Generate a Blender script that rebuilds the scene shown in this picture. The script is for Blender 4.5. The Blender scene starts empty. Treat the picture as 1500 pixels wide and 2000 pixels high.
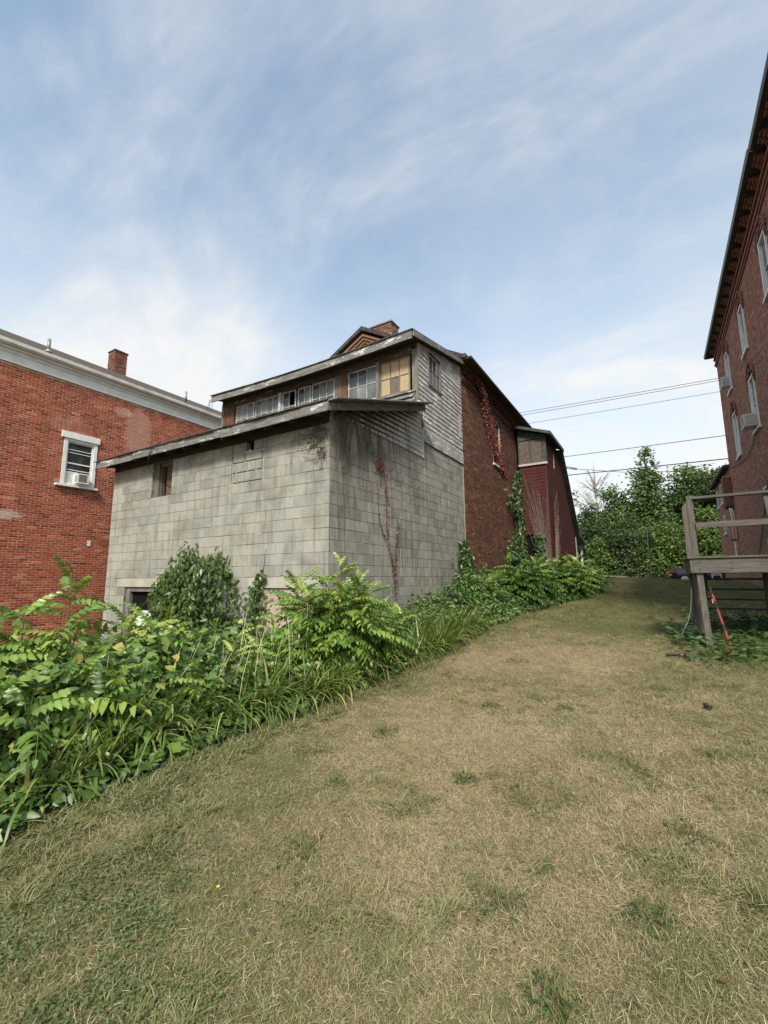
import bpy, math, random
import numpy as np
from mathutils import Matrix, Vector, Euler
random.seed(7)
RNG = np.random.default_rng(11)
scn = bpy.context.scene
COL = scn.collection

# ------------------------------------------------------------------ camera, sky, sun, exposure
CAM_H = 1.5
cam_d = bpy.data.cameras.new('camera'); cam = bpy.data.objects.new('camera', cam_d); COL.objects.link(cam)
cam.location = (0, 0, CAM_H)
cam_d.sensor_fit = 'VERTICAL'; cam_d.sensor_height = 36.0
cam_d.lens = 36.0 * 865.6 / 2000.0
cam_d.clip_start = 0.05; cam_d.clip_end = 3000
cam.matrix_world = (Matrix.Translation((0, 0, CAM_H)) @ Matrix.Rotation(math.radians(31.43), 4, 'Z')
                    @ Matrix.Rotation(math.radians(90 + 8.53), 4, 'X') @ Matrix.Rotation(math.radians(-0.35), 4, 'Z'))
scn.camera = cam

SUN_EL, SUN_AZ = 44.0, 156.0          # azimuth clockwise from +Y
world = bpy.data.worlds.new('World'); scn.world = world; world.use_nodes = True
wn, wl = world.node_tree.nodes, world.node_tree.links
wn.clear()
def build_sky():
    out = wn.new('ShaderNodeOutputWorld'); bg = wn.new('ShaderNodeBackground')
    sky = wn.new('ShaderNodeTexSky'); sky.sky_type = 'NISHITA'; sky.sun_disc = False
    sky.sun_elevation = math.radians(SUN_EL); sky.sun_rotation = math.radians(SUN_AZ)
    sky.air_density = 1.0; sky.dust_density = 1.6; sky.ozone_density = 1.5
    tc = wn.new('ShaderNodeTexCoord')
    sep = wn.new('ShaderNodeSeparateXYZ'); wl.new(tc.outputs['Generated'], sep.inputs[0])
    def m(op, a, b=None, clamp=False):
        n = wn.new('ShaderNodeMath'); n.operation = op; n.use_clamp = clamp
        for i, v in enumerate((a, b)):
            if v is None: continue
            if isinstance(v, (int, float)): n.inputs[i].default_value = v
            else: wl.new(v, n.inputs[i])
        return n.outputs[0]
    zc = m('ADD', m('MAXIMUM', sep.outputs[2], 0.0), 0.30)
    cx = m('DIVIDE', sep.outputs[0], zc); cy = m('DIVIDE', sep.outputs[1], zc)
    cmb = wn.new('ShaderNodeCombineXYZ'); wl.new(cx, cmb.inputs[0]); wl.new(cy, cmb.inputs[1])
    def noise(scale, rot, stretch, detail, rough, dist, off):
        mp = wn.new('ShaderNodeMapping'); mp.inputs['Rotation'].default_value = (0, 0, math.radians(rot))
        mp.inputs['Scale'].default_value = (stretch[0], stretch[1], 1); mp.inputs['Location'].default_value = off
        wl.new(cmb.outputs[0], mp.inputs[0])
        t = wn.new('ShaderNodeTexNoise'); t.inputs['Scale'].default_value = scale
        t.inputs['Detail'].default_value = detail; t.inputs['Roughness'].default_value = rough
        t.inputs['Distortion'].default_value = dist
        wl.new(mp.outputs[0], t.inputs['Vector']); return t.outputs['Fac']
    def ramp(x, lo, hi):
        r = wn.new('ShaderNodeMapRange'); r.inputs[1].default_value = lo; r.inputs[2].default_value = hi
        r.interpolation_type = 'SMOOTHSTEP'; wl.new(x, r.inputs[0]); return r.outputs[0]
    big = ramp(noise(1.15, 62, (1.0, 0.8), 4, 0.52, 0.5, (7.3, 2.9, 0)), 0.34, 0.68)
    wisp = ramp(noise(2.1, 38, (0.55, 1.3), 7, 0.60, 0.7, (1.4, 5.2, 0)), 0.34, 0.76)
    fine = ramp(noise(7.0, 30, (0.7, 1.2), 6, 0.62, 0.5, (0, 0, 0)), 0.28, 0.76)
    c = m('ADD', m('MULTIPLY', big, 0.36), m('MULTIPLY', m('MULTIPLY', wisp, m('ADD', m('MULTIPLY', fine, 0.6), 0.4)), 0.80))
    hz = m('SUBTRACT', 1.0, ramp(sep.outputs[2], 0.05, 0.78))       # thicker veil seen through a longer path
    c = m('ADD', m('MULTIPLY', c, 0.8), m('MULTIPLY', hz, 0.76), True)
    c = m('ADD', m('MULTIPLY', c, 0.88), 0.07, True)
    tn = wn.new('ShaderNodeMixRGB'); tn.blend_type = 'MULTIPLY'; tn.inputs[0].default_value = 1.0
    tn.inputs[2].default_value = (0.97, 1.0, 0.88, 1); wl.new(sky.outputs[0], tn.inputs[1])
    mix = wn.new('ShaderNodeMixRGB'); wl.new(c, mix.inputs[0]); wl.new(tn.outputs[0], mix.inputs[1])
    mix.inputs[2].default_value = (CLOUD[0], CLOUD[1], CLOUD[2], 1)
    wl.new(mix.outputs[0], bg.inputs[0]); bg.inputs[1].default_value = SKY_STRENGTH
    wl.new(bg.outputs[0], out.inputs[0])
CLOUD = (3.18, 3.2, 3.16); SKY_STRENGTH = 0.092
build_sky()
sun_d = bpy.data.lights.new('sun', 'SUN'); sun = bpy.data.objects.new('sun', sun_d); COL.objects.link(sun)
sun_d.energy = 1.5; sun_d.angle = math.radians(10); sun_d.color = (1.0, 0.93, 0.82)
_a, _e = math.radians(SUN_AZ), math.radians(SUN_EL)
_sv = Vector((math.sin(_a) * math.cos(_e), math.cos(_a) * math.cos(_e), math.sin(_e)))
sun.rotation_euler = _sv.to_track_quat('Z', 'Y').to_euler(); sun.location = _sv * 60 + Vector((0, 0, 20))
scn.view_settings.view_transform = 'Standard'; scn.view_settings.look = 'None'
scn.view_settings.exposure = 1.7; scn.view_settings.gamma = 1.0; scn.view_settings.use_curve_mapping = False
scn.render.engine = 'CYCLES'
scn.cycles.max_bounces = 6; scn.cycles.transparent_max_bounces = 8
scn.cycles.diffuse_bounces = 3; scn.cycles.glossy_bounces = 3
try: scn.cycles.use_denoising = True
except Exception: pass

# ------------------------------------------------------------------ materials
def N(nt, t, **kw):
    n = nt.nodes.new(t)
    for k, v in kw.items(): setattr(n, k, v)
    return n
class MT:
    """small node helper: every colour layer is a procedural mask over world position"""
    def __init__(s, name):
        s.m = bpy.data.materials.new(name); s.m.use_nodes = True; s.nt = s.m.node_tree; s.nt.nodes.clear()
        s.out = N(s.nt, 'ShaderNodeOutputMaterial'); s.L = s.nt.links
        s.geo = N(s.nt, 'ShaderNodeNewGeometry'); s.vec = s.geo.outputs['Position']
    def math(s, op, a, b=None, clamp=False):
        n = N(s.nt, 'ShaderNodeMath', operation=op, use_clamp=clamp)
        for i, v in enumerate((a, b)):
            if v is None: continue
            if isinstance(v, (int, float)): n.inputs[i].default_value = v
            else: s.L.new(v, n.inputs[i])
        return n.outputs[0]
    def noise(s, scale, stretch=(1, 1, 1), detail=5, rough=.6, dist=0, off=(0, 0, 0)):
        mp = N(s.nt, 'ShaderNodeMapping'); mp.inputs['Scale'].default_value = stretch; mp.inputs['Location'].default_value = off
        s.L.new(s.vec, mp.inputs[0])
        t = N(s.nt, 'ShaderNodeTexNoise'); t.inputs['Scale'].default_value = scale; t.inputs['Detail'].default_value = detail
        t.inputs['Roughness'].default_value = rough; t.inputs['Distortion'].default_value = dist
        s.L.new(mp.outputs[0], t.inputs['Vector']); return t.outputs['Fac']
    def rng(s, x, lo, hi, a=0., b=1.):
        r = N(s.nt, 'ShaderNodeMapRange'); r.inputs[1].default_value = lo; r.inputs[2].default_value = hi
        r.inputs[3].default_value = a; r.inputs[4].default_value = b; s.L.new(x, r.inputs[0]); return r.outputs[0]
    def mix(s, f, a, b, mode='MIX'):
        n = N(s.nt, 'ShaderNodeMixRGB', blend_type=mode)
        for i, v in enumerate((f, a, b)):
            if isinstance(v, (int, float)): n.inputs[i].default_value = v
            elif isinstance(v, tuple): n.inputs[i].default_value = (v[0], v[1], v[2], 1)
            else: s.L.new(v, n.inputs[i])
        return n.outputs[0]
    def ramp(s, x, stops):
        r = N(s.nt, 'ShaderNodeValToRGB'); e = r.color_ramp.elements
        while len(e) < len(stops): e.new(0.5)
        for k, (p, c) in enumerate(stops): e[k].position = p; e[k].color = (c[0], c[1], c[2], 1)
        s.L.new(x, r.inputs[0]); return r.outputs[0]
    def attr(s, name='tint'):
        a = N(s.nt, 'ShaderNodeAttribute', attribute_name=name); return a.outputs['Fac']
    def bump(s, h, strength, dist=.01):
        b = N(s.nt, 'ShaderNodeBump'); b.inputs['Strength'].default_value = strength; b.inputs['Distance'].default_value = dist
        s.L.new(h, b.inputs['Height']); return b.outputs[0]
    def principled(s, col, rough=.85, spec=.3, metal=0., bump=None, rough_in=None):
        p = N(s.nt, 'ShaderNodeBsdfPrincipled')
        if isinstance(col, tuple): p.inputs['Base Color'].default_value = (col[0], col[1], col[2], 1)
        else: s.L.new(col, p.inputs['Base Color'])
        p.inputs['Roughness'].default_value = rough; p.inputs['Metallic'].default_value = metal
        p.inputs['Specular IOR Level'].default_value = spec
        if rough_in is not None: s.L.new(rough_in, p.inputs['Roughness'])
        if bump is not None: s.L.new(bump, p.inputs['Normal'])
        s.L.new(p.outputs[0], s.out.inputs[0]); return p
def simple(name, col, col2=None, scale=6, stretch=(1, 1, 1), lo=.35, hi=.65, rough=.8, spec=.3, metal=0, bump=.2, bscale=None):
    t = MT(name); n = t.noise(scale, stretch)
    c = t.mix(t.rng(n, lo, hi), col, col2) if col2 else col
    b = t.bump(t.noise(bscale or scale * 4, stretch), bump) if bump else None
    t.principled(c, rough, spec, metal, b); return t.m

def mat_block():
    t = MT('concrete_block')
    base = t.ramp(t.attr(), [(0, (.18, .182, .168)), (.3, (.262, .262, .24)), (.6, (.315, .312, .282)), (.85, (.35, .343, .305)), (1, (.32, .295, .245))])
    c = t.mix(t.rng(t.noise(60, detail=4, rough=.7), .4, .75), base, (.36, .36, .32))
    c = t.mix(t.math('MULTIPLY', t.rng(t.noise(95, detail=3, off=(5, 3, 1)), .56, .7), .5), c, (.10, .10, .09))
    drip = t.rng(t.noise(9, (1, 1, .09), 5, .65, .2), .50, .72)
    c = t.mix(t.math('MULTIPLY', drip, .72), c, (.12, .12, .105))
    blot = t.rng(t.noise(1.3, (1, 1, 1.1), 6, .68, .4), .47, .66)
    c = t.mix(t.math('MULTIPLY', blot, .55), c, (.13, .135, .12))
    tan = t.rng(t.noise(.8, (1, 1, 2.0), 4, .6, .3, (9, 4, 3)), .52, .66)
    c = t.mix(t.math('MULTIPLY', tan, .25), c, (.35, .32, .265))
    lime = t.rng(t.noise(7, (1.6, 1.6, .25), 5, .7, .4, (7, 2, 0)), .66, .74)
    c = t.mix(t.math('MULTIPLY', lime, .6), c, (.5, .49, .44))
    t.principled(c, .95, .15, bump=t.bump(t.noise(110, detail=4, rough=.7), .5, .006)); return t.m
def mat_mortar(name, dark, light, lo=.5, hi=.62, sc=2.2):
    t = MT(name); c = t.mix(t.rng(t.noise(sc, (1, 1, .7), 6, .7, .4), lo, hi), dark, light)
    t.principled(c, .95, .1, bump=t.bump(t.noise(90), .4, .006)); return t.m
def mat_brick(name, stops, lime=(.5, .42, .36), lime_lo=.68, grime=(.05, .035, .03), patches=()):
    t = MT(name); c = t.ramp(t.attr(), stops)
    c = t.mix(t.math('MULTIPLY', t.rng(t.noise(26, detail=5, rough=.7), .42, .7), .35), c, grime)
    c = t.mix(t.math('MULTIPLY', t.rng(t.noise(.9, (1, 1, 1), 5, .6, .3), .52, .72), .4), c, grime)
    c = t.mix(t.math('MULTIPLY', t.rng(t.noise(3.0, (1, 1, .8), 6, .75, .3, (4, 8, 2)), lime_lo, lime_lo + .1), .7), c, lime)
    for (px, py, pz, rx, ry, rz, colr, k) in patches:       # old repairs and faded paint with a shape of their own
        mp = N(t.nt, 'ShaderNodeMapping'); mp.vector_type = 'POINT'
        mp.inputs['Location'].default_value = (-px / rx, -py / ry, -pz / rz); mp.inputs['Scale'].default_value = (1 / rx, 1 / ry, 1 / rz)
        t.L.new(t.vec, mp.inputs[0])
        ln = N(t.nt, 'ShaderNodeVectorMath', operation='LENGTH'); t.L.new(mp.outputs[0], ln.inputs[0])
        d = t.math('ADD', ln.outputs['Value'], t.math('MULTIPLY', t.math('SUBTRACT', t.noise(5, detail=6, rough=.7), .5), 2.2))
        c = t.mix(t.math('MULTIPLY', t.rng(d, 1.0, .7), k), c, colr)
    t.principled(c, .92, .2, bump=t.bump(t.noise(70, detail=4, rough=.7), .45, .006)); return t.m
def mat_wood(name, axis, dark, mid, light, paint=None, paint_lo=.55, rough=.85):
    """weathered boards, grain along axis 0/1/2"""
    st = [14., 14., 14.]; st[axis] = .9
    t = MT(name); g = t.noise(3.0, tuple(st), 6, .7, .6)
    c = t.ramp(g, [(.25, dark), (.5, mid), (.75, light)])
    c = t.mix(t.math('MULTIPLY', t.rng(t.noise(2.2, detail=4), .5, .7), .4), c, dark)
    if paint:
        st2 = [5., 5., 5.]; st2[axis] = 1.2
        c = t.mix(t.rng(t.noise(1.7, tuple(st2), 7, .72, .3, (3, 1, 6)), paint_lo, paint_lo + .06), c, paint)
    st3 = [30., 30., 30.]; st3[axis] = 1.5
    t.principled(c, rough, .2, bump=t.bump(t.noise(2.5, tuple(st3), 4, .6), .5, .008)); return t.m
def mat_leaf(name, stops, trans=.35, rough=.5, big=.8, spec=.55, noise_amt=.45):
    t = MT(name); x = t.attr()
    x = t.math('ADD', x, t.math('MULTIPLY', t.math('SUBTRACT', t.noise(big, detail=3), .5), noise_amt), True)
    c = t.ramp(x, stops)
    p = N(t.nt, 'ShaderNodeBsdfPrincipled'); p.inputs['Roughness'].default_value = rough * .82; p.inputs['Specular IOR Level'].default_value = spec
    t.L.new(c, p.inputs['Base Color'])
    tr = N(t.nt, 'ShaderNodeBsdfTranslucent'); t.L.new(t.mix(.4, c, (.085, .17, .035)), tr.inputs[0])
    mx = N(t.nt, 'ShaderNodeMixShader'); mx.inputs[0].default_value = trans
    t.L.new(p.outputs[0], mx.inputs[1]); t.L.new(tr.outputs[0], mx.inputs[2]); t.L.new(mx.outputs[0], t.out.inputs[0]); return t.m
def mat_glass(name, base, rough=.06, spec=.7):
    t = MT(name); c = t.mix(t.rng(t.noise(3, (1, 1, .5), 5, .6), .35, .7), base, tuple(min(1, v * 1.8 + .03) for v in base))
    t.principled(c, rough, spec, bump=t.bump(t.noise(4), .05, .01)); return t.m

M = {}
M['block'] = mat_block()
M['mortar'] = mat_mortar('block_mortar', (.20, .20, .18), (.46, .45, .41), .50, .66)
M['mortar_white'] = mat_mortar('patch_mortar', (.31, .305, .275), (.44, .43, .39))
M['lintel'] = simple('concrete_lintel', (.33, .31, .26), (.42, .40, .34), 3, rough=.95, spec=.1, bump=.3, bscale=60)
M['brick_left'] = mat_brick('painted_red_brick', [(0, (0.114, 0.029, 0.017)), (.25, (0.217, 0.052, 0.028)), (.6, (0.314, 0.085, 0.044)), (.9, (0.388, 0.120, 0.065)), (1, (0.456, 0.195, 0.118))], lime_lo=.72, grime=(.10, .035, .025),
    patches=[(-16, 8.75, 6.9, 1, .55, 1.25, (.42, .25, .20), .62), (-16, 6.6, 6.5, 1, .8, .3, (.42, .22, .17), .35), (-16, 5.1, 3.4, 1, .5, .14, (.45, .38, .33), .8), (-16, 8.2, 7.5, 1, .35, .2, (.5, .36, .30), .5)])
M['mortar_left'] = mat_mortar('pink_mortar', (.44, .25, .18), (.62, .42, .33), .42, .6, 3.)
M['brick_main'] = mat_brick('weathered_dark_brick', [(0, (0.052, 0.025, 0.020)), (.3, (0.098, 0.043, 0.031)), (.65, (0.155, 0.069, 0.046)), (.9, (0.213, 0.106, 0.066)), (1, (0.276, 0.157, 0.099))], lime_lo=.70, grime=(.075, .05, .04))
M['mortar_main'] = mat_mortar('dark_mortar', (.14, .10, .085), (.28, .22, .185), .45, .65, 3.)
M['brick_gable'] = mat_brick('orange_gable_brick', [(0, (.12, .06, .04)), (.4, (.22, .11, .07)), (.8, (.32, .175, .10)), (1, (.4, .25, .16))], lime_lo=.74)
M['brick_right'] = mat_brick('brown_red_brick', [(0, (0.149, 0.065, 0.048)), (.3, (0.245, 0.105, 0.077)), (.65, (0.359, 0.167, 0.115)), (.9, (0.455, 0.238, 0.168)), (1, (0.542, 0.323, 0.240))], lime_lo=.76, grime=(.15, .095, .075))
M['mortar_right'] = mat_mortar('grey_brown_mortar', (.32, .24, .20), (.46, .37, .31), .45, .65, 3.)
M['brick_chim'] = mat_brick('chimney_brick', [(0, (0.120, 0.043, 0.032)), (.5, (0.216, 0.087, 0.063)), (1, (0.276, 0.149, 0.112))])
M['white'] = simple('white_paint', (.72, .73, .72), (.60, .61, .60), 4, rough=.55, bump=.05)
M['white_dirty'] = simple('dirty_white_trim', (.62, .62, .60), (.40, .39, .36), 2.5, (1, 1, 1), .45, .75, rough=.6, bump=.1)
M['white_old'] = simple('aged_white_frame', (.50, .51, .49), (.27, .27, .25), 7, rough=.6, bump=.1)
M['wood_x'] = mat_wood('grey_weathered_wood_x', 0, (.042, .040, .036), (.165, .16, .15), (.35, .345, .33), (.54, .535, .52), .56)
M['wood_y'] = mat_wood('grey_weathered_wood_y', 1, (.05, .047, .042), (.175, .17, .16), (.34, .335, .32), (.50, .495, .48), .59)
M['wood_z'] = mat_wood('grey_weathered_wood_z', 2, (.07, .06, .05), (.19, .175, .15), (.31, .29, .25))
M['clap'] = mat_wood('peeling_grey_clapboard', 1, (.13, .127, .125), (.34, .335, .335), (.50, .497, .495), (.62, .62, .615), .53)
M['clap_low'] = mat_wood('pale_grey_clapboard', 1, (.28, .275, .275), (.44, .435, .435), (.54, .535, .535), (.62, .62, .61), .58)
M['brownwood'] = mat_wood('bare_brown_board', 0, (.038, .030, .024), (.10, .08, .065), (.18, .15, .125), (.44, .43, .41), .58)
M['brownpanel'] = mat_wood('rust_brown_panel', 2, (.06, .028, .018), (.12, .06, .038), (.21, .12, .075), (.26, .25, .22), .60)
M['tanboard'] = mat_wood('yellow_plywood', 2, (0.288, 0.205, 0.114), (0.416, 0.320, 0.199), (0.512, 0.418, 0.294))
M['greyboard'] = mat_wood('grey_infill_board', 2, (.07, .06, .05), (.14, .12, .10), (.22, .19, .16))
M['ply'] = mat_wood('faded_plywood', 0, (.30, .22, .17), (.43, .33, .265), (.52, .42, .35))
M['osb'] = simple('strand_board', (.075, .048, .036), (.17, .11, .08), 28, (1, 1, 1), .4, .62, rough=.9, bump=.4, bscale=60)
M['osb_pale'] = simple('pale_strand_board', (.075, .057, .048), (.165, .13, .108), 24, (1, 1, 1), .38, .62, rough=.9, bump=.4, bscale=60)
M['dark'] = simple('dark_interior', (.012, .011, .010), None, bump=0, rough=1, spec=0)
M['soffit'] = mat_wood('dark_soffit_wood', 0, (.03, .024, .02), (.055, .045, .037), (.09, .075, .062))
M['glass'] = mat_glass('dusty_glass', (.075, .08, .085), .18, .5)
M['glass_b'] = mat_glass('cloudy_glass', (.13, .135, .135), .35, .4)
M['glass_c'] = mat_glass('smoky_glass', (.035, .038, .042), .10, .5)
M['glass_dark'] = mat_glass('dark_window_glass', (.018, .02, .022), .05, .5)
M['roof_dark'] = simple('dark_shingle', (.035, .032, .030), (.085, .075, .068), 9, (1, 1, 1), .35, .65, rough=.95, spec=.1, bump=.6, bscale=40)
M['roof_brown'] = simple('brown_shingle', (.055, .045, .040), (.12, .10, .085), 12, (1, 1, 1), .35, .65, rough=.95, spec=.1, bump=.6, bscale=40)
M['roof_green'] = simple('green_roll_roofing', (.045, .058, .050), (.13, .145, .13), 6, rough=.9, bump=.4)
M['red'] = mat_wood('faded_red_siding', 0, (.030, .010, .010), (.070, .019, .016), (.125, .045, .038))
M['red_y'] = mat_wood('faded_red_siding_y', 1, (.030, .010, .010), (.070, .019, .016), (.125, .045, .038))
M['green'] = simple('faded_green_trim', (.038, .052, .043), (.085, .10, .088), 6, (1, 1, 1), .4, .65, rough=.8, bump=.3)
M['metal'] = simple('dull_metal', (.30, .30, .30), (.20, .19, .18), 9, rough=.5, metal=.5, bump=.05)
M['gutter_dark'] = simple('dark_gutter_metal', (.014, .013, .013), (.028, .026, .025), 5, rough=.45, spec=.5, bump=.05)
M['cream'] = simple('cream_pipe', (.70, .66, .46), (.60, .55, .38), 4, rough=.5, bump=0)
M['cornice_dark'] = simple('dark_corbel', (.035, .022, .02), (.07, .045, .038), 9, rough=.9, bump=.4)
M['ac'] = simple('ac_casing', (.62, .62, .58), (.52, .52, .48), 8, rough=.5, bump=0)
M['ac_grille'] = simple('ac_grille', (.10, .105, .10), (.17, .17, .165), 40, rough=.6, bump=.2)
M['asphalt'] = simple('asphalt', (.045, .045, .047), (.07, .07, .07), 30, rough=.95, bump=.3, bscale=90)
M['concrete'] = simple('pale_concrete', (.36, .35, .32), (.46, .45, .41), 4, rough=.95, bump=.3, bscale=60)
M['stone'] = simple('field_stone', (.17, .165, .155), (.28, .27, .25), 9, rough=.95, bump=.5)
M['wire'] = simple('black_cable', (.03, .03, .032), None, bump=0, rough=.6)
M['stem_dead'] = simple('dead_vine_stem', (.055, .042, .035), (.12, .10, .085), 20, rough=.9, bump=.2)
M['stem_pale'] = simple('pale_dead_vine', (.12, .085, .075), (.22, .165, .14), 20, rough=.9, bump=.2)
M['stem_green'] = simple('green_stem', (.10, .12, .04), (.16, .10, .06), 12, rough=.7, bump=.1)
M['bark'] = simple('tree_bark', (.06, .05, .042), (.13, .115, .10), 12, (1, 1, .2), rough=.95, bump=.7)
M['bark_pale'] = simple('dead_tree_bark', (.22, .205, .19), (.32, .30, .28), 12, (1, 1, .2), rough=.95, bump=.4)
M['tool_red'] = simple('red_plastic', (.16, .012, .011), None, bump=0, rough=.4, spec=.5)
M['tool_black'] = simple('black_rubber', (.015, .015, .016), None, bump=0, rough=.6)
M['cord'] = simple('pale_cord', (.62, .58, .40), None, bump=0, rough=.7)
M['carpaint'] = simple('dark_blue_paint', (.018, .022, .038), None, bump=0, rough=.22, spec=.6)
M['tail'] = simple('red_lens', (.55, .02, .02), None, bump=0, rough=.2, spec=.6)
M['tyre'] = simple('tyre_rubber', (.02, .02, .02), None, bump=0, rough=.9)
M['chrome'] = simple('bright_metal', (.6, .6, .6), None, bump=0, rough=.25, metal=.9)
M['numplate'] = simple('pale_plate', (.6, .6, .6), None, bump=0, rough=.5)
M['black_lump'] = simple('black_scrap', (.012, .012, .013), (.03, .03, .032), 30, rough=.8, bump=.5)
M['yellow'] = simple('yellow_petal', (.75, .55, .02), None, bump=0, rough=.6)

# ------------------------------------------------------------------ mesh helpers
class MB:
    def __init__(s): s.v = []; s.f = []; s.t = []
    def add(s, verts, faces, tint=None):
        o = len(s.v); s.v += [tuple(p) for p in verts]; s.f += [tuple(i + o for i in f) for f in faces]
        s.t += [0.5 if tint is None else tint] * len(verts); return s
    def box(s, x0, x1, y0, y1, z0, z1, tint=None):
        return s.add([(x0, y0, z0), (x1, y0, z0), (x1, y1, z0), (x0, y1, z0), (x0, y0, z1), (x1, y0, z1), (x1, y1, z1), (x0, y1, z1)],
                     [(3, 2, 1, 0), (4, 5, 6, 7), (0, 1, 5, 4), (1, 2, 6, 5), (2, 3, 7, 6), (3, 0, 4, 7)], tint)
    def hexa(s, p, tint=None):     # 8 points: bottom ring then top ring
        return s.add(p, [(3, 2, 1, 0), (4, 5, 6, 7), (0, 1, 5, 4), (1, 2, 6, 5), (2, 3, 7, 6), (3, 0, 4, 7)], tint)
    def beam(s, a, b, w, h, up=(0, 0, 1), tint=None):   # rectangular bar from a to b, width w, height h
        a, b = Vector(a), Vector(b); d = (b - a).normalized(); u = Vector(up)
        r = d.cross(u); r = r.normalized() if r.length > 1e-6 else Vector((1, 0, 0)); u = r.cross(d)
        p = []
        for q in (a, b):
            for (i, j) in ((-1, -1), (1, -1), (1, 1), (-1, 1)): p.append(q + r * (i * w / 2) + u * (j * h / 2))
        return s.add(p, [(3, 2, 1, 0), (4, 5, 6, 7), (0, 1, 5, 4), (1, 2, 6, 5), (2, 3, 7, 6), (3, 0, 4, 7)], tint)
    def tube(s, pts, r, sides=6, tint=None, cap=True):
        pts = [Vector(p) for p in pts]; n = len(pts); rs = r if isinstance(r, (list, tuple)) else [r] * n
        V, F = [], []; ref = Vector((0, 0, 1))
        for i, p in enumerate(pts):
            d = (pts[min(i + 1, n - 1)] - pts[max(i - 1, 0)]).normalized()
            if abs(d.dot(ref)) > .95: ref = Vector((1, 0, 0)) if abs(d.x) < .9 else Vector((0, 1, 0))
            x = d.cross(ref).normalized(); y = x.cross(d)
            for k in range(sides):
                a = 2 * math.pi * k / sides; V.append(p + (x * math.cos(a) + y * math.sin(a)) * rs[i])
        for i in range(n - 1):
            for k in range(sides):
                k2 = (k + 1) % sides; F.append((i * sides + k, i * sides + k2, (i + 1) * sides + k2, (i + 1) * sides + k))
        if cap: F.append(tuple(range(sides))[::-1]); F.append(tuple((n - 1) * sides + k for k in range(sides)))
        return s.add(V, F, tint)
    def prism(s, poly, axis, a0, a1, tint=None):   # extrude 2-D polygon; axis 0: poly=(y,z); 1: (x,z); 2: (x,y)
        def P(q, a): return (a, q[0], q[1]) if axis == 0 else ((q[0], a, q[1]) if axis == 1 else (q[0], q[1], a))
        n = len(poly); V = [P(q, a0) for q in poly] + [P(q, a1) for q in poly]
        F = [tuple(range(n))[::-1], tuple(range(n, 2 * n))] + [(i, (i + 1) % n, n + (i + 1) % n, n + i) for i in range(n)]
        return s.add(V, F, tint)
    def mesh(s, name, mat, tint=False):
        me = bpy.data.meshes.new(name); me.from_pydata(s.v, [], s.f)
        if tint: me.attributes.new('tint', 'FLOAT', 'POINT').data.foreach_set('value', s.t)
        if mat is not None: me.materials.append(mat)
        me.update(); return me
    def build(s, name, mat, parent=None, smooth=False, tint=False):
        me = s.mesh(name, mat, tint)
        if smooth: me.polygons.foreach_set('use_smooth', [True] * len(me.polygons))
        o = bpy.data.objects.new(name, me); link(o, parent); return o
def link(o, parent=None):
    COL.objects.link(o)
    if parent is not None:
        o.parent = parent; o.matrix_parent_inverse = PINV.get(parent.name, Matrix.Identity(4))
    PINV[o.name] = Matrix.Identity(4)
    return o
PINV = {}
def root(name, loc, label, cat, group=None):
    o = bpy.data.objects.new(name, None); o.empty_display_size = .2; o.location = loc; COL.objects.link(o)
    PINV[o.name] = Matrix.Translation(-Vector(loc)); return tag(o, label, cat, group)
def tag(o, label=None, cat=None, group=None, kind=None):
    if label: o['label'] = label
    if cat: o['category'] = cat
    if group: o['group'] = group
    if kind: o['kind'] = kind
    return o
def part(name, mat, parent, fn, smooth=False, tint=False):
    m = MB(); fn(m); return m.build(name, mat, parent, smooth, tint)
def np_mesh(name, V, quads, tint, mat, tris=None):
    """fast mesh from numpy arrays"""
    me = bpy.data.meshes.new(name); V = np.asarray(V, np.float32)
    nq = 0 if quads is None else len(quads); ntq = 0 if tris is None else len(tris)
    me.vertices.add(len(V)); me.vertices.foreach_set('co', V.ravel())
    loops = np.concatenate([np.asarray(a, np.int32).ravel() for a in (quads, tris) if a is not None and len(a)])
    tot = np.concatenate([np.full(nq, 4, np.int32), np.full(ntq, 3, np.int32)])
    start = np.concatenate([[0], np.cumsum(tot)[:-1]]).astype(np.int32)
    me.loops.add(len(loops)); me.loops.foreach_set('vertex_index', loops)
    me.polygons.add(len(tot)); me.polygons.foreach_set('loop_start', start); me.polygons.foreach_set('loop_total', tot)
    if tint is not None: me.attributes.new('tint', 'FLOAT', 'POINT').data.foreach_set('value', np.asarray(tint, np.float32))
    me.polygons.foreach_set('use_smooth', [False] * len(tot))
    me.update(calc_edges=True); me.validate()
    if mat is not None: me.materials.append(mat)
    return me
CHQ = [(8, 9, 10, 11), (4, 5, 9, 8), (5, 6, 10, 9), (6, 7, 11, 10), (7, 4, 8, 11), (0, 1, 5, 4), (1, 2, 6, 5), (2, 3, 7, 6), (3, 0, 4, 7)]
def piece_verts(u0, u1, z0, z1, depth, ch):
    """chamfered face piece in (u, out, z): back ring, front-side ring, front ring"""
    r = lambda o, i: [(u0 + i, o, z0 + i), (u1 - i, o, z0 + i), (u1 - i, o, z1 - i), (u0 + i, o, z1 - i)]
    return r(0, 0) + r(depth - ch, 0) + r(depth, ch)
def mapper(axis, plane, sgn):
    """(u,out,z) -> world. axis 'x': wall on x=plane facing sgn, u is y.  axis 'y': wall on y=plane facing sgn, u is x"""
    if axis == 'x': return lambda q: (plane + sgn * q[1], q[0], q[2])
    return lambda q: (q[0], plane + sgn * q[1], q[2])
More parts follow.
